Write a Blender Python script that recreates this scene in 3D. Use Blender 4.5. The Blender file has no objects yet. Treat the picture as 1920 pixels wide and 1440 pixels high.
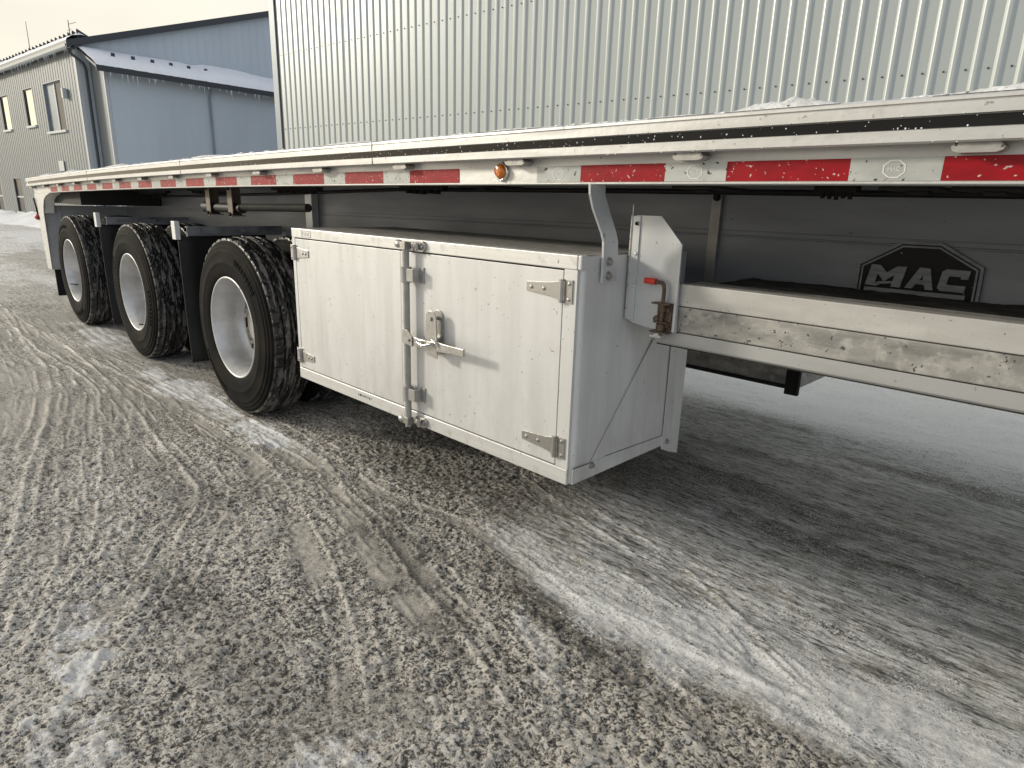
import bpy, bmesh, math, random
import numpy as np
from math import sin, cos, pi, radians, sqrt, atan2
from mathutils import Vector, Matrix
random.seed(7); np.random.seed(7)
SC = bpy.context.scene
COL = SC.collection

# ------------------------------------------------------------------ camera, sky, sun, exposure
CAM = np.array([0.3934, -1.5548, 1.2972])
YAW, PITCH, ROLL, FPX = 0.7728, -0.2742, 0.0277, 1212.8
fwd = Vector((-sin(YAW)*cos(PITCH), cos(YAW)*cos(PITCH), sin(PITCH)))
rgt = Vector((cos(YAW), sin(YAW), 0)); upv = rgt.cross(fwd)
r2 = rgt*cos(ROLL)+upv*sin(ROLL); u2 = -rgt*sin(ROLL)+upv*cos(ROLL)
cam_d = bpy.data.cameras.new('camera'); cam = bpy.data.objects.new('camera', cam_d); COL.objects.link(cam)
M = Matrix((r2, u2, -fwd)).transposed().to_4x4(); M.translation = Vector(CAM); cam.matrix_world = M
cam_d.sensor_fit = 'HORIZONTAL'; cam_d.sensor_width = 36; cam_d.lens = 36*FPX/1920
cam_d.clip_start = 0.05; cam_d.clip_end = 1500
SC.camera = cam
SC.view_settings.view_transform = 'Standard'
SC.view_settings.look = 'None'; SC.view_settings.exposure = 0; SC.view_settings.gamma = 1
SC.view_settings.use_curve_mapping = False

SUN = Vector((-1.6, -1.0, 0.60)).normalized()          # towards the sun
W = bpy.data.worlds.new('World'); SC.world = W; W.use_nodes = True
nt = W.node_tree; nt.nodes.clear()
out = nt.nodes.new('ShaderNodeOutputWorld'); bg = nt.nodes.new('ShaderNodeBackground')
sky = nt.nodes.new('ShaderNodeTexSky'); sky.sky_type = 'NISHITA'; sky.sun_disc = False
sky.sun_elevation = math.asin(SUN.z); sky.sun_rotation = atan2(SUN.x, SUN.y)
sky.air_density = 1.0; sky.dust_density = 2.0; sky.ozone_density = 1.0
tc = nt.nodes.new('ShaderNodeTexCoord')
mp = nt.nodes.new('ShaderNodeMapping'); mp.inputs['Scale'].default_value = (1.2, 1.2, 3.2)
nz = nt.nodes.new('ShaderNodeTexNoise'); nz.inputs['Scale'].default_value = 1.7; nz.inputs['Detail'].default_value = 5; nz.inputs['Roughness'].default_value = .5
cr = nt.nodes.new('ShaderNodeValToRGB')
cr.color_ramp.elements[0].position = .34; cr.color_ramp.elements[0].color = (.84, .83, .86, 1)
cr.color_ramp.elements[1].position = .66; cr.color_ramp.elements[1].color = (1.0, 1.0, 1.0, 1)
dt = nt.nodes.new('ShaderNodeVectorMath'); dt.operation = 'DOT_PRODUCT'; dt.inputs[1].default_value = tuple(SUN)
wr = nt.nodes.new('ShaderNodeValToRGB'); wr.color_ramp.interpolation = 'EASE'      # thin overcast, warmer towards the veiled sun
wr.color_ramp.elements[0].position = .10; wr.color_ramp.elements[0].color = (7.3, 7.95, 8.95, 1)
wr.color_ramp.elements[1].position = .72; wr.color_ramp.elements[1].color = (11.4, 10.7, 8.8, 1)
ml = nt.nodes.new('ShaderNodeMixRGB'); ml.blend_type = 'MULTIPLY'; ml.inputs[0].default_value = 1
mx = nt.nodes.new('ShaderNodeMixRGB'); mx.inputs[0].default_value = 0.86
L = nt.links.new
L(tc.outputs['Generated'], mp.inputs[0]); L(mp.outputs[0], nz.inputs['Vector']); L(nz.outputs['Fac'], cr.inputs[0])
L(tc.outputs['Generated'], dt.inputs[0]); L(dt.outputs['Value'], wr.inputs[0]); L(wr.outputs[0], ml.inputs[1]); L(cr.outputs[0], ml.inputs[2])
L(sky.outputs[0], mx.inputs[1]); L(ml.outputs[0], mx.inputs[2]); L(mx.outputs[0], bg.inputs['Color'])
bg.inputs['Strength'].default_value = 0.103
L(bg.outputs[0], out.inputs[0])
sd = bpy.data.lights.new('sun', 'SUN'); sd.energy = 2.35; sd.angle = radians(7.0); sd.color = (1.0, .93, .80)
so = bpy.data.objects.new('sun', sd); COL.objects.link(so)
so.rotation_euler = SUN.to_track_quat('Z', 'Y').to_euler(); so.location = (-8, -8, 8)

# ------------------------------------------------------------------ materials
MATS = {}
def mat(name, col, rough=.5, metal=0., col2=None, nscale=(6, 6, 6), nlo=.35, nhi=.65, detail=6, bump=0., bscale=None,
        specks=None, speck_scale=90., speck_t=.70, specks2=None, speck2_scale=14., speck2_t=.68, rough2=None, coat=0., spec=.5):
    m = bpy.data.materials.new(name); m.use_nodes = True; n = m.node_tree; N = n.nodes; K = n.links.new
    b = N['Principled BSDF']; b.inputs['Roughness'].default_value = rough; b.inputs['Metallic'].default_value = metal
    b.inputs['Specular IOR Level'].default_value = spec
    if coat: b.inputs['Coat Weight'].default_value = coat; b.inputs['Coat Roughness'].default_value = .08
    t = N.new('ShaderNodeTexCoord'); cur = None
    def noise(sc, det=6, s=1.0, rg=.55):
        mpn = N.new('ShaderNodeMapping'); mpn.inputs['Scale'].default_value = sc
        K(t.outputs['Object'], mpn.inputs[0]); q = N.new('ShaderNodeTexNoise'); q.inputs['Scale'].default_value = s
        q.inputs['Detail'].default_value = det; q.inputs['Roughness'].default_value = rg
        K(mpn.outputs[0], q.inputs['Vector']); return q.outputs['Fac']
    def ramp(src, lo, hi):
        r = N.new('ShaderNodeMapRange'); r.inputs['From Min'].default_value = lo; r.inputs['From Max'].default_value = hi
        K(src, r.inputs['Value']); return r.outputs[0]
    def mixc(f, a, bcol):
        x = N.new('ShaderNodeMixRGB'); K(f, x.inputs[0])
        if isinstance(a, tuple): x.inputs[1].default_value = (*a, 1)
        else: K(a, x.inputs[1])
        x.inputs[2].default_value = (*bcol, 1); return x.outputs[0]
    cur = col
    if col2 is not None:
        f = ramp(noise(nscale, detail), nlo, nhi); cur = mixc(f, cur, col2)
        if rough2 is not None:
            rr = N.new('ShaderNodeMapRange'); rr.inputs['To Min'].default_value = rough; rr.inputs['To Max'].default_value = rough2
            K(f, rr.inputs['Value']); K(rr.outputs[0], b.inputs['Roughness'])
    if specks2 is not None:
        f = ramp(noise((1, 1, 1), 5, speck2_scale, .65), speck2_t-.05, speck2_t+.10); cur = mixc(f, cur, specks2)
    if specks is not None:
        f = ramp(noise((1, 1, 1), 2, speck_scale), speck_t, speck_t+.02); cur = mixc(f, cur, specks)
    if isinstance(cur, tuple): b.inputs['Base Color'].default_value = (*cur, 1)
    else: K(cur, b.inputs['Base Color'])
    if bump:
        bm_ = N.new('ShaderNodeBump'); bm_.inputs['Strength'].default_value = 1; bm_.inputs['Distance'].default_value = bump
        K(noise(bscale or nscale, 5), bm_.inputs['Height']); K(bm_.outputs[0], b.inputs['Normal'])
    MATS[name] = m; return m

mat('box_skin', (.715, .72, .71), .42, .22, (.61, .615, .60), (17, 17, 1.7), .36, .70, 9, .0006, (5, 5, 3), (.36, .35, .33), 62, .715, (.64, .64, .62), 9, .60, rough2=.55)
mat('alu_frame', (.74, .74, .725), .40, .40, (.60, .60, .58), (3, 12, 40), .35, .7, 6, .0005, (40, 40, 40), (.28, .27, .25), 60, .70, (.52, .51, .49), 18, .60, rough2=.55)
mat('rail_alu', (.64, .64, .63), .38, .45, (.50, .495, .48), (3, 20, 40), .3, .72, 8, .0010, (30, 30, 30), (.33, .32, .30), 60, .70, (.50, .495, .48), 24, .62, rough2=.55)
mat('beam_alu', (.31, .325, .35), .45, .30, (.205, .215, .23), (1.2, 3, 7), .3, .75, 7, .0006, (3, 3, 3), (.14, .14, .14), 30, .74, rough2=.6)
mat('weathered', (.40, .39, .365), .5, .30, (.23, .225, .21), (7, 22, 26), .38, .66, 10, .0018, (30, 60, 60), (.10, .095, .09), 70, .655, (.46, .45, .42), 22, .56, rough2=.7)
mat('rack_alu', (.60, .59, .565), .44, .30, (.44, .43, .41), (4, 14, 20), .3, .72, 9, .001, (10, 20, 20), (.24, .23, .21), 75, .68, (.50, .49, .465), 16, .58, rough2=.6)
mat('rack_lower', (.48, .485, .48), .45, .35, (.40, .40, .395), (2, 12, 20), .3, .7, 6, .0006, (10, 20, 20), (.3, .3, .3), 60, .72)
mat('gate_alu', (.62, .64, .655), .38, .35, (.54, .555, .565), (7, 7, 7), .3, .7, 5, .0006, (6, 6, 6), (.33, .34, .35), 50, .71)
mat('hardware', (.50, .49, .47), .30, .85, (.36, .35, .33), (30, 30, 30), .35, .65, 4, .0004, (80, 80, 80), rough2=.5)
mat('bracket_dull', (.42, .41, .39), .5, .4, (.32, .31, .29), (20, 20, 20))
mat('gap', (.025, .024, .022), .8)
mat('black_gloss', (.006, .006, .007), .17, 0., (.012, .012, .012), (5, 30, 60), .45, .75, 6, .0002, (20, 60, 60), spec=.22)
mat('red_tape', (.36, .006, .014), .38, 0., (.27, .005, .011), (14, 14, 40), .4, .65, 6, .0004, (80, 80, 80), (.62, .50, .49), 95, .665, spec=.22)
mat('white_tape', (.54, .56, .535), .38, .05, (.44, .455, .435), (9, 9, 18), .4, .65, 6, .0005, (60, 60, 60), (.08, .08, .075), 75, .655, spec=.3)
mat('stamp', (.82, .82, .80), .4)
mat('amber', (.75, .21, .008), .15, 0., (.60, .15, .005), (60, 60, 60), coat=1)
mat('chrome', (.78, .77, .74), .16, 1.)
mat('rubber', (.006, .006, .006), .8, 0., (.020, .017, .013), (5, 2, 5), .42, .72, 8, .0012, (50, 50, 50), spec=.10)
mat('tread_rubber', (.009, .009, .010), .33, 0., (.135, .127, .118), (6, 34, 6), .52, .565, 9, .003, (55, 55, 55), (.36, .355, .345), 75, .70, rough2=.75)
mat('rim_paint', (.68, .685, .69), .36, .35, (.47, .465, .46), (6, 3, 6), .38, .68, 7, .0006, (12, 12, 12), (.33, .31, .28), 30, .73, rough2=.5)
mat('rim_disc', (.48, .46, .43), .5, .2, (.24, .20, .16), (9, 9, 9), .4, .7)
mat('black_plastic', (.015, .015, .016), .55, 0., (.024, .023, .022), (5, 5, 5), .4, .7, spec=.25)
mat('dark_steel', (.38, .40, .43), .45, .3, (.07, .072, .078), (4, 4, 12), .4, .7, 5, .0005, (20, 20, 20))
mat('chassis_dark', (.018, .018, .018), .75, 0., (.032, .030, .028), (5, 5, 5), .4, .7, spec=.15)
mat('rust', (.09, .055, .04), .6, .3, (.14, .10, .07), (40, 40, 40), .35, .65, 5, .001, (80, 80, 80))
mat('brown_steel', (.19, .145, .105), .6, .2, (.12, .10, .085), (20, 20, 20), .35, .65)
mat('red_grip', (.62, .05, .03), .35)
mat('white_plastic', (.82, .82, .80), .4)
mat('logo_black', (.010, .010, .011), .35, 0., (.014, .014, .014), (20, 20, 20), .4, .7, 4, .0, None, (.30, .30, .30), 60, .74, spec=.15)
mat('logo_metal', (.27, .28, .29), .55, .1, (.19, .195, .20), (14, 14, 90), .45, .62, 6)
mat('grime', (.035, .033, .030), .9, 0., (.09, .085, .075), (14, 30, 30), .45, .65, 8, .004, (30, 60, 60))
mat('sheet_metal', (.405, .44, .435), .34, .12, (.385, .42, .415), (1.5, 1.5, .4), .3, .7, 5, .0006, (1, 1, .5), spec=.6)
mat('sheet_metal_b', (.385, .42, .42), .36, .12, (.40, .435, .43), (1.5, 1.5, .4), .3, .7, 5, .0006, (1, 1, .5), spec=.6)
mat('screw', (.06, .06, .06), .5)
mat('trim_blue', (.24, .275, .30), .45, .1, (.20, .235, .255), (2, 2, 2))
mat('trim_dark', (.05, .055, .06), .5)
mat('wall_blue', (.57, .635, .67), .55, .05, (.52, .58, .615), (1.5, 1.5, .25), .3, .7, 6, .001, (3, 3, .4))
mat('wall_front', (.185, .205, .21), .5, .1, (.215, .23, .23), (4, 4, .35), .35, .7, 7, .001, (3, 3, .4))
mat('trim_light', (.50, .53, .53), .5)
mat('frost', (.62, .66, .70), .6)
mat('glass', (.02, .022, .025), .22, 0., spec=.25)
mat('glass_mirror', (.80, .78, .70), .04, 1.)
mat('snow', (.88, .89, .91), .65, 0., (.80, .81, .83), (9, 9, 9), .35, .7, 7, .012, (30, 30, 30))
mat('dirty_snow', (.78, .775, .76), .6, 0., (.55, .54, .51), (25, 25, 25), .4, .7, 8, .006, (60, 60, 60), (.14, .13, .12), 60, .66)

# ------------------------------------------------------------------ mesh helpers
class MB:
    def __init__(s): s.v = []; s.f = []; s.smooth = []
    def add(s, vs, fs, sm=False):
        o = len(s.v); s.v += [tuple(map(float, v)) for v in vs]; s.f += [tuple(i+o for i in f) for f in fs]; s.smooth += [sm]*len(fs); return s
    def box(s, x0, x1, y0, y1, z0, z1):
        return s.add([(x0,y0,z0),(x1,y0,z0),(x1,y1,z0),(x0,y1,z0),(x0,y0,z1),(x1,y0,z1),(x1,y1,z1),(x0,y1,z1)],
                     [(0,3,2,1),(4,5,6,7),(0,1,5,4),(1,2,6,5),(2,3,7,6),(3,0,4,7)])
    def prism(s, pts, axis, a0, a1):
        # pts: polygon in the two other axes; extruded from a0 to a1 along axis
        n = len(pts)
        def p(u, w, a):
            return (a, u, w) if axis == 0 else ((u, a, w) if axis == 1 else (u, w, a))
        vs = [p(u, w, a0) for u, w in pts]+[p(u, w, a1) for u, w in pts]
        fs = [tuple(range(n)), tuple(range(2*n-1, n-1, -1))]+[(i, i+n, (i+1) % n+n, (i+1) % n) for i in range(n)]
        return s.add(vs, fs)
    def cyl(s, a, b, r, n=16, r1=None, caps=True):
        a = Vector(a); b = Vector(b); d = (b-a).normalized(); r1 = r if r1 is None else r1
        u = d.orthogonal().normalized(); w = d.cross(u)
        vs = [a+(u*cos(2*pi*i/n)+w*sin(2*pi*i/n))*r for i in range(n)]+[b+(u*cos(2*pi*i/n)+w*sin(2*pi*i/n))*r1 for i in range(n)]
        s.add(vs, [(i, (i+1) % n, (i+1) % n+n, i+n) for i in range(n)], True)
        if caps: s.add(vs, [tuple(range(n-1, -1, -1)), tuple(range(n, 2*n))])
        return s
    def tube(s, pts, r, n=10):
        for a, b in zip(pts[:-1], pts[1:]): s.cyl(a, b, r, n)
        for p in pts[1:-1]: s.ball(p, r*1.0, 8)
        return s
    def ball(s, c, r, n=12, sc=(1, 1, 1)):
        vs = []; fs = []
        m = max(4, n//2)
        for j in range(m+1):
            t = pi*j/m
            for i in range(n): vs.append((c[0]+r*sc[0]*sin(t)*cos(2*pi*i/n), c[1]+r*sc[1]*sin(t)*sin(2*pi*i/n), c[2]+r*sc[2]*cos(t)))
        for j in range(m):
            for i in range(n): fs.append((j*n+i, (j+1)*n+i, (j+1)*n+(i+1) % n, j*n+(i+1) % n))
        return s.add(vs, fs, True)
    def lathe_y(s, prof, n=64, sm=True, cx=0., cz=0., closed=False):
        # prof: list of (r, y), revolved about the y axis
        m = len(prof); vs = []
        for r, y in prof:
            for i in range(n): vs.append((cx+r*cos(2*pi*i/n), y, cz+r*sin(2*pi*i/n)))
        fs = []
        for j in range(m-1 if not closed else m):
            for i in range(n):
                k = (j+1) % m
                fs.append((j*n+i, j*n+(i+1) % n, k*n+(i+1) % n, k*n+i))
        return s.add(vs, fs, sm)
    def grid(s, P, sm=False):
        h, w = len(P), len(P[0]); vs = [p for row in P for p in row]
        fs = [(j*w+i, j*w+i+1, (j+1)*w+i+1, (j+1)*w+i) for j in range(h-1) for i in range(w-1)]
        return s.add(vs, fs, sm)
    def mesh(s, name, material, fix=True):
        me = bpy.data.meshes.new(name); me.from_pydata(s.v, [], s.f)
        me.polygons.foreach_set('use_smooth', s.smooth)
        me.materials.append(MATS[material] if isinstance(material, str) else material)
        if fix:
            bm = bmesh.new(); bm.from_mesh(me); bmesh.ops.recalc_face_normals(bm, faces=bm.faces); bm.to_mesh(me); bm.free()
        me.update(); return me
WL = {}
def tag(o, label=None, cat=None, group=None, kind=None):
    if label: o['label'] = label
    if cat: o['category'] = cat
    if group: o['group'] = group
    if kind: o['kind'] = kind
    return o
def empty(name, loc=(0, 0, 0), parent=None, rz=0):
    o = bpy.data.objects.new(name, None); COL.objects.link(o); o.empty_display_size = .1
    pl = WL.get(parent.name, Vector((0, 0, 0))) if parent else Vector((0, 0, 0))
    o.location = Vector(loc)-pl; WL[o.name] = Vector(loc); o.rotation_euler.z = rz
    if parent: o.parent = parent
    return o
def obj(name, mb, material, parent=None, bevel=0., seg=2, world=True):
    """mb holds world coordinates; the object's origin goes to its parent's origin"""
    pl = WL.get(parent.name, Vector((0, 0, 0))) if parent else Vector((0, 0, 0))
    if isinstance(mb, MB):
        me = mb.mesh(name, material)
        if world and pl.length > 0: me.transform(Matrix.Translation(-pl))
    else: me = mb
    o = bpy.data.objects.new(name, me); COL.objects.link(o); WL[o.name] = pl.copy()
    if parent: o.parent = parent
    if bevel:
        b = o.modifiers.new('bevel', 'BEVEL'); b.width = bevel; b.segments = seg; b.limit_method = 'ANGLE'; b.angle_limit = radians(40)
    return o
def copy_tree(o, parent=None, loc=None):
    c = o.copy(); COL.objects.link(c); c.parent = parent
    if loc is not None: c.location = loc
    for ch in list(o.children): copy_tree(ch, c)
    return c
def dz(x): return -.0015*(x-.08)**2

# numpy noise -------------------------------------------------------
_TB = np.random.RandomState(11).rand(256, 256).astype(np.float32)
def _hash(i, j, seed):
    return _TB[(i.astype(np.int32)+seed*57) & 255, (j.astype(np.int32)+seed*131) & 255]
def vnoise(x, y, seed=0):
    i = np.floor(x); j = np.floor(y); u = x-i; v = y-j; u = u*u*(3-2*u); v = v*v*(3-2*v)
    i = i.astype(np.int32)+seed*57; j = j.astype(np.int32)+seed*131; i0 = i & 255; j0 = j & 255; i1 = (i+1) & 255; j1 = (j+1) & 255
    a = _TB[i0, j0]; b = _TB[i1, j0]; c = _TB[i0, j1]; d = _TB[i1, j1]
    a = a+(b-a)*u; c = c+(d-c)*u
    return a+(c-a)*v-.5
def fbm(x, y, s, seed=0, octv=4, g=.5):
    r = 0; a = 1; t = 0
    for k in range(octv):
        an = .6*k; xr = x*cos(an)+y*sin(an); yr = -x*sin(an)+y*cos(an)
        r = r+a*vnoise(xr/s+17.3*k, yr/s-9.1*k, seed+k*31); t += a; a *= g; s = s/2.03
    return r/t*2
def worley(x, y, s, seed=0):
    x = x/s; y = y/s; i = np.floor(x); j = np.floor(y); best = np.full(x.shape, 9.)
    hid = np.zeros(x.shape)
    for di in (-1, 0, 1):
        for dj in (-1, 0, 1):
            a = i+di; b = j+dj; px = a+_hash(a, b, seed); py = b+_hash(a, b, seed+5)
            d = (x-px)**2+(y-py)**2; m = d < best; best = np.where(m, d, best); hid = np.where(m, _hash(a, b, seed+9), hid)
    return np.sqrt(best), hid
def sstep(a, b, x): t = np.clip((x-a)/(b-a), 0, 1); return t*t*(3-2*t)

# ------------------------------------------------------------------ ground
def axis_pts(lo, a, b, hi, h, g, g2):
    pts = list(np.arange(a, b, h)); s = h; x = a; left = []
    while x > lo: s *= g; x -= s; left.append(x)
    s = h; x = pts[-1]; right = []
    while x < hi: s *= g2; x += s; right.append(x)
    return np.array(left[::-1]+pts+right)
def catmull(pts, n=14):
    P = np.array([pts[0]]+list(pts)+[pts[-1]], float); o = []
    for k in range(1, len(P)-2):
        for t in np.linspace(0, 1, n, endpoint=False):
            o.append(.5*((2*P[k])+(-P[k-1]+P[k+1])*t+(2*P[k-1]-5*P[k]+4*P[k+1]-P[k+2])*t*t+(-P[k-1]+3*P[k]-3*P[k+1]+P[k+2])*t**3))
    o.append(P[-2]); return np.array(o)
def curve_dist(X, Y, pts, reach=.5):
    """distance to a polyline (signed: + on its left) and arc length along it"""
    C = catmull(pts); D = np.full(X.shape, 9.); S = np.zeros(X.shape); G = np.ones(X.shape)
    x0, x1 = C[:, 0].min()-reach, C[:, 0].max()+reach; y0, y1 = C[:, 1].min()-reach, C[:, 1].max()+reach
    m = (X > x0) & (X < x1) & (Y > y0) & (Y < y1)
    x = X[m]; y = Y[m]; d = np.full(x.shape, 9.); s = np.zeros(x.shape); g = np.ones(x.shape); acc = 0
    for a, b in zip(C[:-1], C[1:]):
        e = b-a; l2 = e@e
        if l2 < 1e-12: continue
        t = np.clip(((x-a[0])*e[0]+(y-a[1])*e[1])/l2, 0, 1); qx = a[0]+t*e[0]-x; qy = a[1]+t*e[1]-y
        dd = np.sqrt(qx*qx+qy*qy); k = dd < d; d = np.where(k, dd, d); s = np.where(k, acc+t*sqrt(l2), s)
        g = np.where(k, np.sign(e[0]*(y-a[1])-e[1]*(x-a[0])), g); acc += sqrt(l2)
    D[m] = d; S[m] = s; G[m] = g; return D, S, G, acc

def build_ground():
    xs = axis_pts(-140, -2.6, .50, 90, .0062, 1.0105, 1.04); ys = axis_pts(-60, -1.60, .90, 110, .0062, 1.05, 1.0125)
    X, Y = np.meshgrid(xs.astype(np.float32), ys.astype(np.float32))
    far = np.hypot(X-CAM[0], Y-CAM[1])
    wx = X+.03*fbm(X, Y, .7, 3); wy = Y+.03*fbm(X, Y, .7, 4)
    smooth = np.zeros(X.shape); snow = np.zeros(X.shape); dark = np.zeros(X.shape)
    H = .012*fbm(X, Y, 1.3, 11, 3)+.006*fbm(X, Y, .33, 12, 3)
    near = 1-sstep(7, 13, far); ridge = np.zeros(X.shape, np.float32)
    # icy, scraped area under and in front of the rack: streaks along the trailer
    icy = sstep(-.10, .14, Y+.12*fbm(X, Y, .5, 21, 5, .6)-.34*np.clip(-X-.9, 0, 2)+.10)*sstep(-2.0, -.9, X+.2*fbm(X, Y, .6, 22))
    icy = np.maximum(icy, sstep(1.0, 1.8, Y+.2*fbm(X, Y, .8, 23)))
    smooth = np.maximum(smooth, icy*.9)
    ax = X*cos(.10)+Y*sin(.10); ay = -X*sin(.10)+Y*cos(.10)
    st = fbm(ax/14, ay, .045, 41, 4)
    H += icy*(.0045*st+.010*np.maximum(0, st-.18))*near
    wsn = sstep(2.2, 3.6, Y)
    H += wsn*near*(.030*fbm(ax/2, ay, .17, 43, 4)+.05*fbm(ax/3, ay, .9, 44, 3))
    # ruts and ridges
    tracks = [
     ([(-16, -.25), (-9, -.40), (-6.72, -.58), (-5.24, -.67), (-4.29, -.83), (-3.6, -1.01), (-2.95, -1.18), (-2.37, -1.33), (-1.9, -1.46)], .030, .016, .28, .55),
     ([(-14, -.15), (-8, -.50), (-6.06, -.56), (-4.67, -.51), (-3.78, -.68), (-2.73, -.95), (-2.2, -1.14), (-1.9, -1.32), (-1.71, -1.41), (-1.5, -1.6)], .018, .014, .20, .45),
     ([(-6.5, -.35), (-4.4, -.42), (-3.13, -.54), (-2.52, -.62), (-2.09, -.85), (-1.8, -1.03), (-1.57, -1.22), (-1.31, -1.36)], .022, .015, .22, .6),
     ([(-4.2, -.02), (-2.48, -.01), (-2.01, -.13), (-1.29, -.33), (-.88, -.43), (-.63, -.52), (-.49, -.54), (-.2, -.56)], .020, .012, .13, 1.2),
     ([(-9, -.42), (-6, -.36), (-4.4, -.24), (-3.2, -.20), (-2.4, -.26), (-1.7, -.44), (-1.1, -.66), (-.7, -.86)], .018, .010, .12, .9),
     ([(-5.5, -.2), (-4.2, -.14), (-3.2, -.10), (-2.2, -.09), (-1.4, -.22), (-.9, -.33), (-.4, -.40), (.1, -.4)], .016, .009, .09, .9),
     ([(-9, -.9), (-6.5, -.95), (-5, -1.05), (-3.9, -1.25), (-3.2, -1.5)], .02, .012, .16, .8),
     ([(-3.6, .12), (-2.49, .07), (-1.91, .02), (-1.43, .10), (-1.07, .06), (-.63, -.05), (-.33, -.11), (0, -.2)], .012, .009, .09, .8),
     ([(-1.9, .66), (-1.64, .61), (-.91, .41), (-.63, .38), (-.3, .24), (.2, .02)], .014, .011, .10, .6),
     ([(-1.6, .70), (-.80, .50), (-.57, .42), (-.34, .31), (-.19, .22), (.1, .1)], .010, .009, .08, .5),
    ]
    for k, (p, wd, hh, rut, smo) in enumerate(tracks):
        d, s, g, tot = curve_dist(wx, wy, p)
        env = sstep(0, .5, s)*sstep(0, .3, tot-s) if k > 0 else 1
        brk = .35+.65*sstep(-.35, .25, fbm(X, Y, .22, 60+k))
        sdv = d*g+.008*fbm(X, Y, .12, 160+k)
        for q_, (off, am, ww) in enumerate(((0, .50, .50), (.055, .40, .32), (-.075, .45, .35), (.135, .34, .30), (-.17, .30, .3), (.23, .28, .3))):
            bk = sstep(-.25, .35, fbm(X, Y, .16, 170+k*7+q_)+(.25 if q_ == 0 else 0))
            rg_ = np.exp(-((sdv-off)/(wd*ww))**2)*bk*env*near; H += 1.15*am*hh*rg_
            ridge = np.maximum(ridge, rg_*min(1, am*1.7))
        inside = np.exp(-((d*-g-rut*.5+.03*fbm(X, Y, .25, 150+k))/(rut*.42))**4)*env*sstep(-.75, .0, fbm(X, Y, .5, 155+k))
        H -= .0045*inside*near
        smooth = np.maximum(smooth, .8*smo*inside*sstep(-.5, .1, fbm(X, Y, .18, 70+k)))
    smooth = np.maximum(smooth, .62*sstep(-2.2, -4.6, X)*sstep(-.35, .3, fbm(X/2.5, Y, .5, 140)))
    smooth = np.maximum(smooth, .42*sstep(.10, .45, fbm(X, Y, .40, 141))*sstep(.3, -.4, X))
    # fine parallel grooves left by many tyres, following the first track on the left
    d, s, g, tot = curve_dist(wx, wy, tracks[1][0], 1.6)
    gm = sstep(1.3, .2, d)*sstep(-2.6, -3.8, X)
    H += .0034*gm*sstep(-.3, .4, fbm(X, Y, .8, 82))*np.sin(d*2*pi/.075+7*fbm(X, Y, .9, 81)+2*fbm(X, Y, .15, 85))*near
    # lug prints of a tractor tyre
    lug = [(-3.02, -.48), (-2.37, -.35), (-1.87, -.43), (-1.44, -.53), (-1.21, -.6), (-.9, -.75), (-.6, -.95)]
    d, s, g, tot = curve_dist(wx, wy, lug, .4)
    q = sstep(.125, .10, d)*sstep(0, .2, s)*sstep(0, .3, tot-s)*sstep(-.5, .05, fbm(X, Y, .35, 83))
    lugp = (np.sin((s+.5*d)*2*pi/.062+1.5*fbm(X, Y, .2, 89))+1.6*fbm(X, Y, .03, 86) > .25)*sstep(-.5, .1, fbm(X, Y, .15, 90))
    H += q*(.0042*lugp-.004); smooth = np.maximum(smooth, .30*q*(1-lugp))
    d2, s2, g2, tot2 = curve_dist(wx, wy, [(-3.0, -.86), (-2.2, -.78), (-1.6, -.74), (-1.1, -.92), (-.8, -1.1)], .4)
    q = sstep(.16, .12, d2)*sstep(0, .3, s2)*sstep(-.3, .2, fbm(X, Y, .3, 84))
    H += q*.0016*sstep(-.2, .3, fbm(X, Y, .12, 88))*np.sin((s2-.4*d2*g2)*2*pi/.05+3*fbm(X, Y, .08, 87))
    # gritty frozen slush: pebbly crust
    grit = np.clip(1-smooth*.80, 0, 1)
    w1, h1 = worley(X+.008*fbm(X, Y, .02, 90), Y+.008*fbm(X, Y, .02, 91), .021, 92)
    peb = np.clip(1-w1*1.25, 0, 1)*(.35+.65*h1)
    crust = 1-np.abs(fbm(X, Y, .034, 95, 3))*2.4
    fine = fbm(X, Y, .012, 97, 2)
    gz = 1-sstep(3.2, 7, far)
    rel = .0075*peb+.0060*crust+.0045*fine
    H += grit*gz*(rel+.005*fbm(X, Y, .075, 98, 2))
    relc = np.clip((rel-.0015)/.0105, 0, 1)
    # colour masks
    def blob(cx, cy, rx, ry, e=.45, seed=0, ang=0.):
        out_ = np.zeros_like(X); q_ = max(rx, ry)*1.8
        i0, i1 = np.searchsorted(xs, (cx-q_, cx+q_)); j0, j1 = np.searchsorted(ys, (cy-q_, cy+q_))
        x_ = X[j0:j1, i0:i1]; y_ = Y[j0:j1, i0:i1]
        if x_.size == 0: return out_
        ux = (x_-cx)*cos(ang)+(y_-cy)*sin(ang); uy = -(x_-cx)*sin(ang)+(y_-cy)*cos(ang)
        r = np.sqrt((ux/rx)**2+(uy/ry)**2)+e*fbm(x_, y_, min(rx, ry)*.9, 100+seed, 5, .6)
        out_[j0:j1, i0:i1] = sstep(1.25, .25, r); return out_
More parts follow.
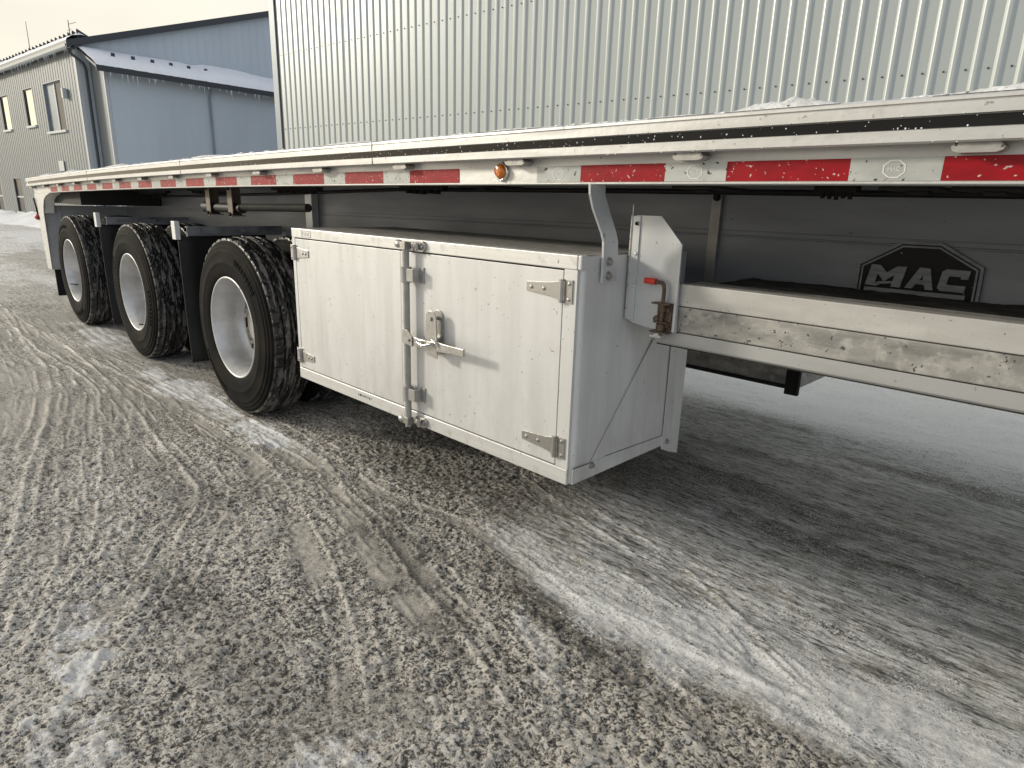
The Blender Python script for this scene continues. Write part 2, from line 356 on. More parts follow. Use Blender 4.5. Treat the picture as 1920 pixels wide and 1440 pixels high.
    snow = np.maximum.reduce([blob(-1.50, -1.34, .40, .09, 1.6, 1, -.25)*.72, blob(-1.12, -1.40, .28, .14, 1.3, 2)*.64, blob(-.80, -.97, .22, .12, 1.3, 3, .5)*.62, blob(-1.75, -1.25, .3, .15, .9, 35)*.5, blob(-.62, -.72, .3, .15, .9, 36, .3)*.45, blob(-2.9, -1.0, .6, .2, .9, 37, -.2)*.45,
        blob(-4.2, -.08, 1.2, .20, .8, 4)*.78, blob(-3.15, -.08, .9, .17, .8, 5)*.82, blob(-2.95, .40, .6, .3, .7, 6)*.5, blob(-6.3, .0, 1.6, .3, .6, 7)*.7,
        blob(-1.15, .12, .75, .15, .8, 8, -.25)*.62, blob(-.62, .04, .75, .24, .8, 9, -.12)*.70, blob(-.15, .14, .95, .26, .8, 10, .1)*.74, blob(-.2, .45, .9, .12, .8, 38, .02)*.55, blob(.0, .78, .8, .12, .8, 39, .02)*.5, 
        blob(.25, .22, .6, .2, .5, 11)*.8, blob(-.72, -.27, .34, .08, .6, 12, -.45)*.62, blob(-2.35, -.98, .14, .07, .6, 13)*.5, blob(-1.95, -.55, .14, .05, .7, 14)*.5,
        blob(-2.0, .02, .5, .10, .6, 15, -.1)*.45, blob(-.45, -.45, .3, .06, .6, 16, -.3)*.5, blob(-1.8, -1.1, .3, .12, .6, 17)*.45, blob(-.35, .62, .8, .2, .6, 18, -.1)*.42, blob(-.1, 1.6, .9, .2, .6, 19)*.40])
    snow = np.maximum(snow, .85*sstep(1.5, 3.0, Y+.35*fbm(X, Y, 1.0, 120))*sstep(-6, -2, X))
    snow = np.maximum(snow, .60*sstep(-8, -11, X)*sstep(-.25, .2, fbm(X/3, Y, 1.0, 121)))
    snow = np.maximum(snow, .97*sstep(3.0, 4.6, Y+.3*fbm(X/2, Y, .5, 124))*sstep(-7, -3, X))
    snow = np.maximum(snow, .40*icy*sstep(.0, .5, fbm(ax/5, ay, .16, 122, 4)))
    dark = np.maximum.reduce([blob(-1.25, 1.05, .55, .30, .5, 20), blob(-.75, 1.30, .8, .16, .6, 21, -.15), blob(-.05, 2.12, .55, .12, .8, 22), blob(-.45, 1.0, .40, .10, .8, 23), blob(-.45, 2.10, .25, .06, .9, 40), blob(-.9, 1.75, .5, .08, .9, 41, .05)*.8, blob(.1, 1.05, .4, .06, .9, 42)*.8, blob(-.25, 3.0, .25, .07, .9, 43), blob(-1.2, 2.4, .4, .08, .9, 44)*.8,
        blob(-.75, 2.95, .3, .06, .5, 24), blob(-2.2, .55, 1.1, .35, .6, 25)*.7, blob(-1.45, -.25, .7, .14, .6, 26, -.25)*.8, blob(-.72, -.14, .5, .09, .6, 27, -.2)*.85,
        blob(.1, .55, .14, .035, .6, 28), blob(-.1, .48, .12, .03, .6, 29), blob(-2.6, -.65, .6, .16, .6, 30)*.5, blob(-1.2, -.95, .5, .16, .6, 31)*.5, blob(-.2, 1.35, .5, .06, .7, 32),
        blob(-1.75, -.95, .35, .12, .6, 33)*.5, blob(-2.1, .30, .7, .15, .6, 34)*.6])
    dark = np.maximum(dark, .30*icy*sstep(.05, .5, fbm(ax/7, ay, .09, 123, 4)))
    H += snow*near*(.005+.006*fbm(X, Y, .05, 130, 3))
    H += .05*sstep(14, 40, far)*fbm(X, Y, 6, 131, 2)
    # gently raised snow bank at the foot of the office front
    V = np.stack([X, Y, H-.004], -1).reshape(-1, 3).astype(np.float32)
    ny, nx = X.shape
    idx = np.arange(ny*nx, dtype=np.int32).reshape(ny, nx)
    F = np.stack([idx[:-1, :-1], idx[:-1, 1:], idx[1:, 1:], idx[1:, :-1]], -1).reshape(-1, 4)
    me = bpy.data.meshes.new('ground'); me.vertices.add(len(V)); me.vertices.foreach_set('co', V.ravel())
    me.loops.add(F.size); me.loops.foreach_set('vertex_index', F.ravel())
    me.polygons.add(len(F)); me.polygons.foreach_set('loop_start', np.arange(0, F.size, 4, dtype=np.int32))
    me.polygons.foreach_set('loop_total', np.full(len(F), 4, dtype=np.int32)); me.polygons.foreach_set('use_smooth', np.ones(len(F), bool))
    me.update(calc_edges=True)
    ca = me.color_attributes.new('mask', 'FLOAT_COLOR', 'POINT')
    pebm = np.clip(grit*peb*1.2, 0, 1)
    ca.data.foreach_set('color', np.stack([smooth, snow, dark, pebm], -1).reshape(-1).astype(np.float32))
    ca2 = me.color_attributes.new('mask2', 'FLOAT_COLOR', 'POINT')
    ca2.data.foreach_set('color', np.stack([icy, ridge, relc, np.ones_like(icy)], -1).reshape(-1).astype(np.float32))
    # material
    m = bpy.data.materials.new('frozen_yard'); m.use_nodes = True; n = m.node_tree; N = n.nodes; K = n.links.new
    b = N['Principled BSDF']
    at = N.new('ShaderNodeAttribute'); at.attribute_name = 'mask'; sp = N.new('ShaderNodeSeparateColor'); K(at.outputs['Color'], sp.inputs[0])
    at2 = N.new('ShaderNodeAttribute'); at2.attribute_name = 'mask2'; sp2 = N.new('ShaderNodeSeparateColor'); K(at2.outputs['Color'], sp2.inputs[0])
    geo = N.new('ShaderNodeNewGeometry')
    def noise(scale, det=6, rg=.6, stretch=None):
        q = N.new('ShaderNodeTexNoise'); q.inputs['Scale'].default_value = scale; q.inputs['Detail'].default_value = det; q.inputs['Roughness'].default_value = rg
        if stretch:
            mm = N.new('ShaderNodeMapping'); mm.inputs['Scale'].default_value = stretch; mm.inputs['Rotation'].default_value = (0, 0, .10)
            K(geo.outputs['Position'], mm.inputs[0]); K(mm.outputs[0], q.inputs['Vector'])
        else: K(geo.outputs['Position'], q.inputs['Vector'])
        return q.outputs['Fac']
    def mr(src, a, c, lo=0., hi=1.):
        r = N.new('ShaderNodeMapRange'); r.inputs[1].default_value = a; r.inputs[2].default_value = c; r.inputs[3].default_value = lo; r.inputs[4].default_value = hi
        K(src, r.inputs[0]); return r.outputs[0]
    def mixc(f, a, c, mode='MIX'):
        x = N.new('ShaderNodeMixRGB'); x.blend_type = mode
        for i, s in ((0, f), (1, a), (2, c)):
            if isinstance(s, (tuple, float)): x.inputs[i].default_value = (*s, 1) if isinstance(s, tuple) else s
            else: K(s, x.inputs[i])
        return x.outputs[0]
    def math_(op, a, c):
        x = N.new('ShaderNodeMath'); x.operation = op; x.use_clamp = True
        for i, s in ((0, a), (1, c)):
            if isinstance(s, (int, float)): x.inputs[i].default_value = s
            else: K(s, x.inputs[i])
        return x.outputs[0]
    sm, sn, dk = sp.outputs[0], sp.outputs[1], sp.outputs[2]
    n1 = noise(1.8, 6); n2 = noise(118, 6, .74); n3 = noise(230, 4, .72); n5 = noise(66, 5, .62); n4 = noise(20, 9, .74)
    stx = noise(30, 9, .74, (.20, 1, 1)); stx2 = noise(90, 6, .74, (.16, 1, 1))
    vo = N.new('ShaderNodeTexVoronoi'); vo.inputs['Scale'].default_value = 105; K(geo.outputs['Position'], vo.inputs['Vector'])
    vs_ = N.new('ShaderNodeSeparateColor'); K(vo.outputs['Color'], vs_.inputs[0])
    # frost and grit tones with relief shading put in: crests paler, pits darker
    def sub(a, k):
        x = N.new('ShaderNodeMath'); x.operation = 'SUBTRACT'; K(a, x.inputs[0])
        if isinstance(k, (int, float)): x.inputs[1].default_value = k
        else: K(k, x.inputs[1])
        return x.outputs[0]
    def addn(a, b2):
        x = N.new('ShaderNodeMath'); x.operation = 'ADD'; K(a, x.inputs[0]); K(b2, x.inputs[1]); return x.outputs[0]
    hN = addn(mr(sp2.outputs[2], 0, 1, .06, .44), mr(n2, .34, .66, -.33, .77))
    hN = addn(hN, mr(n3, .35, .65, -.16, .16)); hN = addn(hN, mr(n1, .3, .7, -.06, .20)); hN = addn(hN, mr(sp2.outputs[1], .1, 1, 0, .45))
    hN = addn(hN, mr(n4, .35, .65, -.12, .18))
    ab = N.new('ShaderNodeMath'); ab.operation = 'ABSOLUTE'; K(sub(n5, .5), ab.inputs[0])
    crk = mr(ab.outputs[0], 0, .085, .26, -.14)
    hN = addn(hN, crk)
    grit = mixc(mr(hN, .24, .46), (.056, .050, .043), (.375, .343, .298))
    grit = mixc(mr(hN, .48, .74), grit, (.73, .695, .63))
    grit = mixc(math_('MULTIPLY', mr(vs_.outputs[0], .80, .81), .85), grit, mixc(mr(vs_.outputs[1], .62, .64), (.045, .043, .04), (.72, .71, .69)))
    smoc = mixc(mr(n4, .40, .60), (.54, .51, .455), (.39, .36, .315))
    smoc = mixc(mr(n2, .55, .60, 0, .75), smoc, (.15, .14, .128))
    smoc = mixc(mr(n3, .53, .58, 0, .7), smoc, (.66, .645, .62))
    n6 = noise(4.5, 6, .68)
    icec = mixc(mr(stx, .42, .56), mixc(mr(n6, .44, .58), (.33, .335, .335), (.40, .365, .305)), (.74, .745, .74))
    icec = mixc(mr(stx2, .51, .56, 0, .9), icec, (.90, .905, .91))
    stx3 = noise(14, 8, .72, (.13, 1, 1))
    icec = mixc(mr(stx3, .46, .38, 0, .6), icec, (.20, .19, .175))
    icec = mixc(mr(stx3, .56, .64, 0, .7), icec, (.86, .865, .87))
    icec = mixc(mr(stx2, .45, .41, 0, .95), icec, (.065, .062, .058))
    icec = mixc(mr(n3, .56, .60, 0, .65), icec, (.12, .115, .11))
    icec = mixc(mr(n2, .60, .63, 0, .7), icec, (.075, .07, .065))
    smoc = mixc(sp2.outputs[0], smoc, icec)
    smf = mr(addn(sm, mr(n2, .3, .7, -.45, .45)), .38, .62)
    base = mixc(smf, grit, smoc)
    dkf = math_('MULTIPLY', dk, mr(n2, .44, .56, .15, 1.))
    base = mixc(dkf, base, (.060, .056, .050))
    # snow: coverage against grain noise, so that it thins out into the grit
    cov = math_('ADD', math_('MULTIPLY', sn, 1.0), 0.0)
    nn = math_('ADD', math_('MULTIPLY', mr(n2, .30, .70), .55), math_('ADD', math_('MULTIPLY', mr(stx, .30, .70), .45), math_('MULTIPLY', mr(n3, .3, .7), .25)))
    nn2 = N.new('ShaderNodeMath'); nn2.operation = 'SUBTRACT'; K(math_('MULTIPLY', cov, 1.0), nn2.inputs[0]); K(nn, nn2.inputs[1])
    snf = mr(nn2.outputs[0], -.05, .07)
    snf = math_('MULTIPLY', snf, mr(sn, .0, .2))
    base = mixc(snf, base, mixc(mr(n2, .35, .7), (.92, .925, .935), (.66, .66, .655)))
    K(base, b.inputs['Base Color'])
    rg = mr(math_('ADD', sm, mr(n4, .3, .7, -.2, .2)), 0, 1, .62, .36); K(rg, b.inputs['Roughness'])
    b.inputs['Specular IOR Level'].default_value = .45
    bp = N.new('ShaderNodeBump'); bp.inputs['Distance'].default_value = .013; bp.inputs['Strength'].default_value = 1.
    hh = math_('MULTIPLY', math_('ADD', math_('MULTIPLY', n2, .75), math_('MULTIPLY', n3, .25)), mr(smf, 0, 1, 1., .6))
    K(hh, bp.inputs['Height'])
    bp2 = N.new('ShaderNodeBump'); bp2.inputs['Distance'].default_value = .015; bp2.inputs['Strength'].default_value = .4
    K(n4, bp2.inputs['Height']); K(bp.outputs[0], bp2.inputs['Normal'])
    K(bp2.outputs[0], b.inputs['Normal'])
    me.materials.append(m)
    o = bpy.data.objects.new('ground', me); COL.objects.link(o)
    tag(o, 'frozen gritty yard with tyre ruts, ice and packed snow', None, kind='structure')
build_ground()

# ------------------------------------------------------------------ buildings (frame: a along the walls, b away from the camera)
TDIR = Vector((.99662, .08212, 0)); TDIR.normalize(); NDIR = Vector((-TDIR.y, TDIR.x, 0)); ANG = atan2(TDIR.y, TDIR.x)
def building_root(name, a, b):
    p = Vector((CAM[0], CAM[1], 0))+TDIR*a+NDIR*b
    return empty(name, p, rz=ANG)
def bobj(name, mb, material, root, o, bevel=0., parent=None):
    """mb in (a,b,z) building coordinates; o = (a,b) of the root"""
    me = mb.mesh(name, material); me.transform(Matrix.Translation((-o[0], -o[1], 0)))
    x = bpy.data.objects.new(name, me); COL.objects.link(x); x.parent = parent or root
    if bevel:
        q = x.modifiers.new('bevel', 'BEVEL'); q.width = bevel; q.segments = 2; q.limit_method = 'ANGLE'
    return x

def build_warehouse():
    A0, B0 = -14.66, 9.04; o = (A0, B0)
    R_ = building_root('corrugated_warehouse', *o)
    tag(R_, 'tall pale green-grey corrugated metal warehouse filling the background behind the trailer', 'warehouse')
    pitch = .2032; nr = 4; H0, H1 = .25, 7.6
    prof = [(0, 0), (.092, 0), (.112, -.015), (.124, -.020), (.150, -.020), (.164, -.016), (.196, 0), (.2032, 0)]
    mb = MB(); pts = []
    for k in range(nr):
        for i, (u, v) in enumerate(prof):
            if i == len(prof)-1 and k < nr-1: continue
            pts.append((u+k*pitch, v))
    mb.add([(u, v, H0) for u, v in pts]+[(u, v, H1) for u, v in pts],
           [(i, i+1, i+1+len(pts), i+len(pts)) for i in range(len(pts)-1)])
    # lap edge, one sheet over the next
    me = mb.mesh('wall_sheet', 'sheet_metal', fix=False); me2 = me.copy(); me2.materials.clear(); me2.materials.append(MATS['sheet_metal_b'])
    sc = MB()
    for z in (1.24, 2.81, 4.395, 5.96):
        for k in range(nr):
            x = .050+k*pitch; sc.cyl((x, .0, z), (x, -.008, z), .011, 8); sc.cyl((x, -.008, z), (x, -.014, z), .006, 6)
    sme = sc.mesh('screw_row', 'screw')
    n = 34
    for i in range(n):
        s = bpy.data.objects.new('wall_sheet', me if (i*7) % 3 else me2); COL.objects.link(s); s.parent = R_
        s.location = (i*pitch*nr, random.uniform(-.0012, .0012), 0); s.rotation_euler = (random.uniform(-.0008, .0008), 0, random.uniform(-.0018, .0018))
        c = bpy.data.objects.new('screw_row', sme); COL.objects.link(c); c.parent = s; c['kind'] = 'stuff'
    # body, trims
    bobj('inner_wall', MB().box(A0+.02, A0+n*pitch*nr, B0+.03, B0+20, 0, 7.7), 'trim_dark', R_, o)
    bobj('corner_trim', MB().box(A0-.30, A0-.085, B0-.03, B0+.25, 0, 7.7), 'trim_blue', R_, o, .004)
    bobj('corner_seal', MB().box(A0-.085, A0-.002, B0+.0, B0+.25, 0, 7.7), 'trim_dark', R_, o)
    bobj('base_plinth', MB().box(A0-.1, A0+n*pitch*nr, B0-.05, B0+.03, 0, .25), 'trim_dark', R_, o)
    bobj('roof', MB().box(A0-.4, A0+n*pitch*nr+.2, B0-.25, B0+20.3, 7.7, 8.0), 'trim_dark', R_, o)
build_warehouse()

def build_office():
    A0, B0 = -25.93, 8.55; o = (A0, B0); AL = -58.
    R_ = building_root('grey_office_building', *o)
    tag(R_, 'grey blue metal clad building with gabled roof and lean-to at left background', 'building')
    EZ = 5.80; BR = 17.2; SL = .326; depth = 2*(BR-B0)
    # front wall with openings
    ups = [(-29.58, -27.70, 3.30, 4.95, 'big'), (-31.95, -30.90, 3.61, 4.95, 'lit'), (-35.17, -34.12, 3.60, 4.93, 'lit'), (-38.4, -37.3, 3.6, 4.93, 'lit'), (-41.6, -40.5, 3.6, 4.93, 'lit')]
    lows = [(-35.2, -34.15, .30, 1.70, 'low'), (-38.4, -37.3, .30, 1.70, 'low'), (-41.6, -40.5, .3, 1.7, 'low')]
    acuts = sorted(set([AL, A0]+[v for w in ups+lows for v in w[:2]])); zc = sorted(set([0, EZ]+[v for w in ups+lows for v in w[2:4]]))
    wall = MB()
    for a, a2 in zip(acuts[:-1], acuts[1:]):
        for z, z2 in zip(zc[:-1], zc[1:]):
            am, zm = (a+a2)/2, (z+z2)/2
            if any(w[0] < am < w[1] and w[2] < zm < w[3] for w in ups+lows): continue
            wall.add([(a, B0, z), (a2, B0, z), (a2, B0, z2), (a, B0, z2)], [(0, 1, 2, 3)])
    bobj('front_wall', wall, 'wall_front', R_, o)
    # standing ribs of the cladding
    rb = MB(); a = A0-.12
    while a > -40:
        segs = [(0, EZ)]
        for w in ups+lows:
            if w[0]-.02 < a < w[1]+.02:
                ns = []
                for s0, s1 in segs:
                    if s0 < w[2]: ns.append((s0, min(s1, w[2]-.04)))
                    if s1 > w[3]: ns.append((max(s0, w[3]+.04), s1))
                segs = ns
        for s0, s1 in segs: rb.box(a-.022, a+.022, B0-.009, B0-.001, s0, s1)
        a -= .25
    q = bobj('cladding_rib', rb, 'wall_front', R_, o); q['kind'] = 'stuff'
    for (a, a2, z, z2, kd) in ups+lows:
        f = MB(); d = .14 if kd == 'big' else .096; t = .04
        f.box(a, a+.004, B0, B0+d, z, z2); f.box(a2-.004, a2, B0, B0+d, z, z2); f.box(a, a2, B0, B0+d, z2-.004, z2)
        f.box(a+.004, a+t, B0+d-.06, B0+d, z, z2-.004); f.box(a2-t, a2-.004, B0+d-.06, B0+d, z, z2-.004)
        f.box(a+t, a2-t, B0+d-.06, B0+d, z2-t, z2-.004); f.box(a+t, a2-t, B0+d-.06, B0+d, z+.03, z+t)
        wn = bobj('window', f, 'trim_dark' if kd != 'big' else 'trim_blue', R_, o)
        bobj('sill', MB().box(a-.05, a2+.05, B0-.07, B0+d-.06, z-.05, z+.03), 'trim_light', R_, o, .005, wn)
        if kd == 'big':
            am = a+(a2-a)*.50
            bobj('mullion', MB().box(am-.04, am+.04, B0+d-.07, B0+d-.005, z+t, z2-t), 'trim_light', R_, o, 0, wn)
            bobj('pane', MB().box(a+t, am-.04, B0+d-.045, B0+d-.03, z+t, z2-t), 'trim_blue', R_, o, 0, wn)
            bobj('pane', MB().box(am+.04, a2-t, B0+d-.045, B0+d-.03, z+t, z2-t), 'glass', R_, o, 0, wn)
        else:
            bobj('pane', MB().box(a+t, a2-t, B0+d-.045, B0+d-.03, z+t, z2-t), 'glass_mirror' if kd == 'lit' else 'glass', R_, o, 0, wn)
        if kd == 'low':
            bobj('window_bar', MB().box(a+t, a2-t, B0+d-.058, B0+d-.047, z+.62, z+.68), 'trim_light', R_, o, 0, wn)
    # gable wall (faces the trailer side), body
    gb = MB(); pk = EZ+SL*(BR-B0)
    gb.prism([(B0+.002, 0), (B0+depth, 0), (B0+depth, EZ), (BR, pk), (B0+.002, EZ)], 0, A0-.12, A0)
    bobj('gable_wall', gb, 'wall_blue', R_, o)
    bobj('rear_wall', MB().box(AL, A0-.12, B0+depth-.12, B0+depth, 0, EZ), 'wall_blue', R_, o)
    bobj('inner_core', MB().box(AL+.1, A0-.2, B0+.45, B0+depth-.3, 0, EZ-.1), 'trim_dark', R_, o)
    gr = MB(); b = B0+.5
    while b < 16.5:
        gr.box(A0, A0+.007, b-.02, b+.02, 0, EZ+SL*(min(b, BR)-B0)-.08); b += .3
    q = bobj('gable_rib', gr, 'wall_blue', R_, o); q['kind'] = 'stuff'
    # roof slabs with charcoal verge
    for sgn in (1, -1):
        def y(bb): return bb if sgn > 0 else 2*BR-bb
        rf = MB(); e = B0-.28; ez = EZ+.10-SL*.28
        vs = []
        for a in (AL-.2, A0+.22):
            vs += [(a, y(e), ez-.10), (a, y(e), ez+.10), (a, y(BR), ez+.10+SL*(BR-e)), (a, y(BR), ez-.10+SL*(BR-e))]
        rf.add(vs, [(0, 1, 2, 3), (7, 6, 5, 4), (0, 4, 5, 1), (1, 5, 6, 2), (2, 6, 7, 3), (3, 7, 4, 0)])
        ro = bobj('roof', rf, 'trim_dark', R_, o)
        if sgn > 0: roof_main = ro
    # snow on the eave, snow guards
    sn = MB(); P = []
    for i in range(120):
        a = A0+.1-i*.12; row = []
        for j, (t, hh) in enumerate([(0, 0), (.03, .07), (.2, .12), (.45, .13), (.7, .0)]):
            b = B0-.24+t; row.append((a, b, EZ+.12+SL*(t-.02)+hh*(.5+.9*random.random())))
        P.append(row)
    sn.grid(P, True); bobj('eave_snow', sn, 'snow', R_, o, 0, roof_main)
    gm = None
    for i in range(26):
        a = A0-.05-i*.40-.02*i
        g = MB(); b = B0+.10; z = EZ+.20+.03
        g.add([(a-.02, b, z), (a+.02, b, z), (a+.02, b+.42, z+.13), (a-.02, b+.42, z+.13), (a-.02, b+.05, z+.32), (a+.02, b+.05, z+.32)],
              [(0, 1, 5, 4), (3, 4, 5, 2), (0, 4, 3), (1, 2, 5), (0, 3, 2, 1)])
        g.box(a-.11, a+.11, b+.03, b+.05, z+.0, z+.18)
        bobj('snow_guard', g, 'trim_dark', R_, o, 0, roof_main)
    # gutter and down pipes
    g = MB(); pr = [(B0-.31, EZ-.02), (B0-.30, EZ-.10), (B0-.25, EZ-.14), (B0-.18, EZ-.14), (B0-.14, EZ-.09), (B0-.14, EZ-.0), (B0-.155, EZ-.0), (B0-.16, EZ-.08), (B0-.20, EZ-.12), (B0-.25, EZ-.12), (B0-.285, EZ-.08), (B0-.295, EZ-.02)]
    g.prism([(u, w+.03) for u, w in pr], 0, AL, A0+.15)
    bobj('gutter', g, 'trim_light', R_, o)
    bobj('soffit', MB().box(AL, A0+.1, B0-.13, B0, EZ-.10, EZ-.04), 'trim_dark', R_, o)
    d = MB(); d.tube([(A0+.10, B0-.22, EZ-.08), (A0+.10, B0-.20, EZ-.22), (A0+.20, B0+.14, EZ-.52), (A0+.10, B0+.22, EZ-.68), (A0+.10, B0+.22, .2)], .045, 10)
    bobj('downpipe', d, 'trim_dark', R_, o)
    bobj('corner_trim', MB().box(A0-.10, A0+.012, B0-.03, B0-.023, 0, EZ-.06).box(A0+.002, A0+.024, B0-.023, B0+.10, 0, EZ-.06), 'trim_light', R_, o)
    # lean-to with snow covered roof, on the gable side
    LA = A0+1.12; LB0 = 8.93; LB1 = 19.; LZ = 5.20; LW = 5.70
    bobj('leanto_end_wall', MB().prism([(A0+.02, 0), (LA, 0), (LA, LZ), (A0+.02, LW-.04)], 1, LB0, LB0+.1), 'wall_front', R_, o)
    bobj('leanto_wall', MB().box(LA-.1, LA+.004, LB0+.10, LB1, 0, LZ), 'wall_blue', R_, o)
    bobj('leanto_corner_trim', MB().box(LA-.06, LA+.02, LB0-.012, LB0-.001, 0, LZ-.02).box(LA+.005, LA+.02, LB0-.001, LB0+.09, 0, LZ-.02), 'trim_light', R_, o)
    r = MB(); ax0, ax1 = A0+.01, LA+.32; s = (LZ-LW)/(LA-A0-.02)
    z0 = LW; z1 = LW+s*(ax1-ax0)
    vs = []
    for b in (LB0-.32, LB1):
        vs += [(ax0, b, z0), (ax1, b, z1), (ax1, b, z1+.07), (ax0, b, z0+.07)]
    r.add(vs, [(0, 1, 2, 3), (7, 6, 5, 4), (0, 4, 5, 1), (1, 5, 6, 2), (2, 6, 7, 3), (3, 7, 4, 0)])
    lr = bobj('leanto_roof', r, 'trim_dark', R_, o)
    bobj('leanto_fascia', MB().box(ax1+.002, ax1+.03, LB0-.32, LB1, z1-.10, z1+.06), 'trim_dark', R_, o)
    P = []
    nb = 150
    for i in range(nb+1):
        b = LB0-.30+(LB1-LB0+.3)*i/nb; row = []
        base = .025+.03*float(fbm(np.array([b]), np.array([0.]), 1.4, 5)[0])+(.08*math.exp(-((b-13.3)/.9)**2)+.05*math.exp(-((b-14.2)/.5)**2)-.05*math.exp(-((b-12.3)/.25)**2))
        if i in (0, nb): base = 0.002
        for j in range(9):
            t = j/8; a = ax0+.01+(ax1-ax0-.02)*t; zz = z0+s*(a-ax0)+.072
            hh = max(.02, base+.05)*min(1, 5*(1-t)+.15)
            if j == 8: hh = .0
            row.append((a, b, zz+hh+.01*random.random()))
        P.append(row)
    bobj('roof_snow', MB().grid(P, True), 'snow', R_, o, 0, lr)
    for k in range(6):
        b = LB0+.55+k*.62; a = ax0+.55
        bobj('snow_guard', MB().box(a, a+.02, b-.06, b+.06, z0+s*.55+.0, z0+s*.55+.24), 'trim_dark', R_, o, 0, lr)
    dp = MB().tube([(LA+.10, 12.35, z1-.12), (LA+.10, 12.35, z1-.25), (LA+.06, 12.32, z1-.42), (LA+.06, 12.32, .2)], .042, 10)
    bobj('leanto_downpipe', dp, 'trim_blue', R_, o)
    ic = MB()
    for k in range(70):
        b = random.uniform(LB0-.2, 17); l = random.choice([.05, .08, .12, .2, .35, .5])*random.uniform(.6, 1.2)
        if b > 10: l *= random.choice([1, 1, .6])
        ic.cyl((ax1+.01, b, z1-.09), (ax1+.01, b, z1-.09-l*.55), .016, 6, .002)
    for k in range(40):
        a = random.uniform(-40, A0); l = random.uniform(.04, .25)
        ic.cyl((a, B0-.25, EZ-.10), (a, B0-.25, EZ-.10-l), .014, 6, .002)
    q = bobj('icicle', ic, 'frost', R_, o); q['kind'] = 'stuff'
    # small things on the front
    bobj('wall_plate', MB().box(-28.98, -28.46, B0-.045, B0-.024, 1.95, 2.30), 'trim_light', R_, o, .004)
    bobj('wall_lamp', MB().box(-27.25, -27.10, B0-.16, B0-.024, 4.30, 4.62), 'trim_light', R_, o, .01)
    # roof unit, masts
    bobj('roof_vent', MB().box(-37.4, -35.9, 10.2, 11.4, 6.0, 6.95).box(-37.5, -35.8, 10.1, 11.5, 6.95, 7.02), 'trim_light', R_, o)
    bobj('antenna_mast', MB().cyl((-37.6, 10.6, 6.2), (-37.6, 10.6, 8.5), .022, 8, .010), 'trim_dark', R_, o)
    bobj('antenna_mast', MB().cyl((-32.4, 10.6, 6.2), (-32.4, 10.6, 7.85), .022, 8, .015).cyl((-32.4, 10.6, 7.7), (-31.6, 10.6, 7.66), .012, 6).cyl((-32.6, 10.6, 7.5), (-32.2, 10.6, 7.5), .010, 6), 'trim_dark', R_, o)
    # snow bank at the foot of the front wall
    P = []
    for i in range(160):
        a = A0+1.0-i*.16; row = []
        for j, (t, h) in enumerate([(0, .30), (.25, .26), (.6, .16), (1.0, .07), (1.5, -.05)]):
            w = float(fbm(np.array([a]), np.array([t*2.]), .9, 33)[0])
            row.append((a, B0-.05-t*(1+.25*w), h*(1+.6*w) if h > 0 else h))
        P.append(row)
    me = MB().grid(P, True).mesh('snow_bank', 'snow'); me.transform(Matrix.Translation((-o[0], -o[1], 0)))
    s_ = bpy.data.objects.new('snow_bank', me); COL.objects.link(s_); s_.location = R_.location; s_.rotation_euler.z = ANG
    tag(s_, 'low white snow bank along the foot of the grey building front', 'snow bank')
build_office()

# ------------------------------------------------------------------ trailer
T = empty('flatbed_trailer', (-3.45, 1.3, 0))
tag(T, 'silver aluminium flatbed semi trailer with red and white reflective tape and side toolbox', 'trailer')
XR, XF = -8.42, 3.6       # rear and front ends
def sweep(mb, prof, x0, x1, n=26, camber=True):
    """closed (y,z) profile swept along x following the camber"""
    m = len(prof); vs = []; xs = np.linspace(x0, x1, n+1)
    for x in xs: vs += [(x, y, z+(dz(x) if camber else 0)) for y, z in prof]
    fs = [(i*m+j, (i+1)*m+j, (i+1)*m+(j+1) % m, i*m+(j+1) % m) for i in range(n) for j in range(m)]
    fs += [tuple(range(m)), tuple(range((n+1)*m-1, n*m-1, -1))]
    return mb.add(vs, fs)
YM = 2.6
def mir(prof): return [(YM-y, z) for y, z in prof][::-1]
rail = [(0, 1.355), (.004, 1.353), (.055, 1.353), (.055, 1.358), (.008, 1.359), (.008, 1.50), (.0, 1.50)]
rub = [(-.040, 1.436), (-.048, 1.4275), (-.0545, 1.431), (-.055, 1.4525), (-.046, 1.4535), (-.046, 1.4765), (-.055, 1.4775), (-.055, 1.4985), (-.0505, 1.4995), (-.0505, 1.5015), (-.055, 1.5025), (-.054, 1.5085), (-.048, 1.512), (.020, 1.512), (.020, 1.500), (-.040, 1.500)]
for i, f in enumerate((lambda p: p, mir)):
    o = obj('side_rail', sweep(MB(), f(rail), XR, XF, 30), 'rail_alu', T)
    o = obj('rub_rail', sweep(MB(), f(rub), XR-.06, XF, 30), 'rail_alu', T)
ch = [(-.0478, 1.4545), (-.0478, 1.4755), (-.0465, 1.4755), (-.0465, 1.4545)]
obj('channel_strip', sweep(MB(), ch, XR, XF, 60), 'black_gloss', T)
obj('deck', sweep(MB(), [(.022, 1.470), (.022, 1.509), (YM-.022, 1.509), (YM-.022, 1.470)], XR, XF, 30), 'rail_alu', T)
# joint covers on the rub rail, small vertical seams
for x in (-1.86, -3.9, -6.0, 1.2):
    obj('rail_joint', MB().box(x-.0012, x+.0012, -.0562, -.050, 1.4295+dz(x), 1.452+dz(x)), 'gap', T)
    obj('rail_joint', MB().box(x-.0012, x+.0012, -.0562, -.050, 1.479+dz(x), 1.509+dz(x)), 'gap', T)
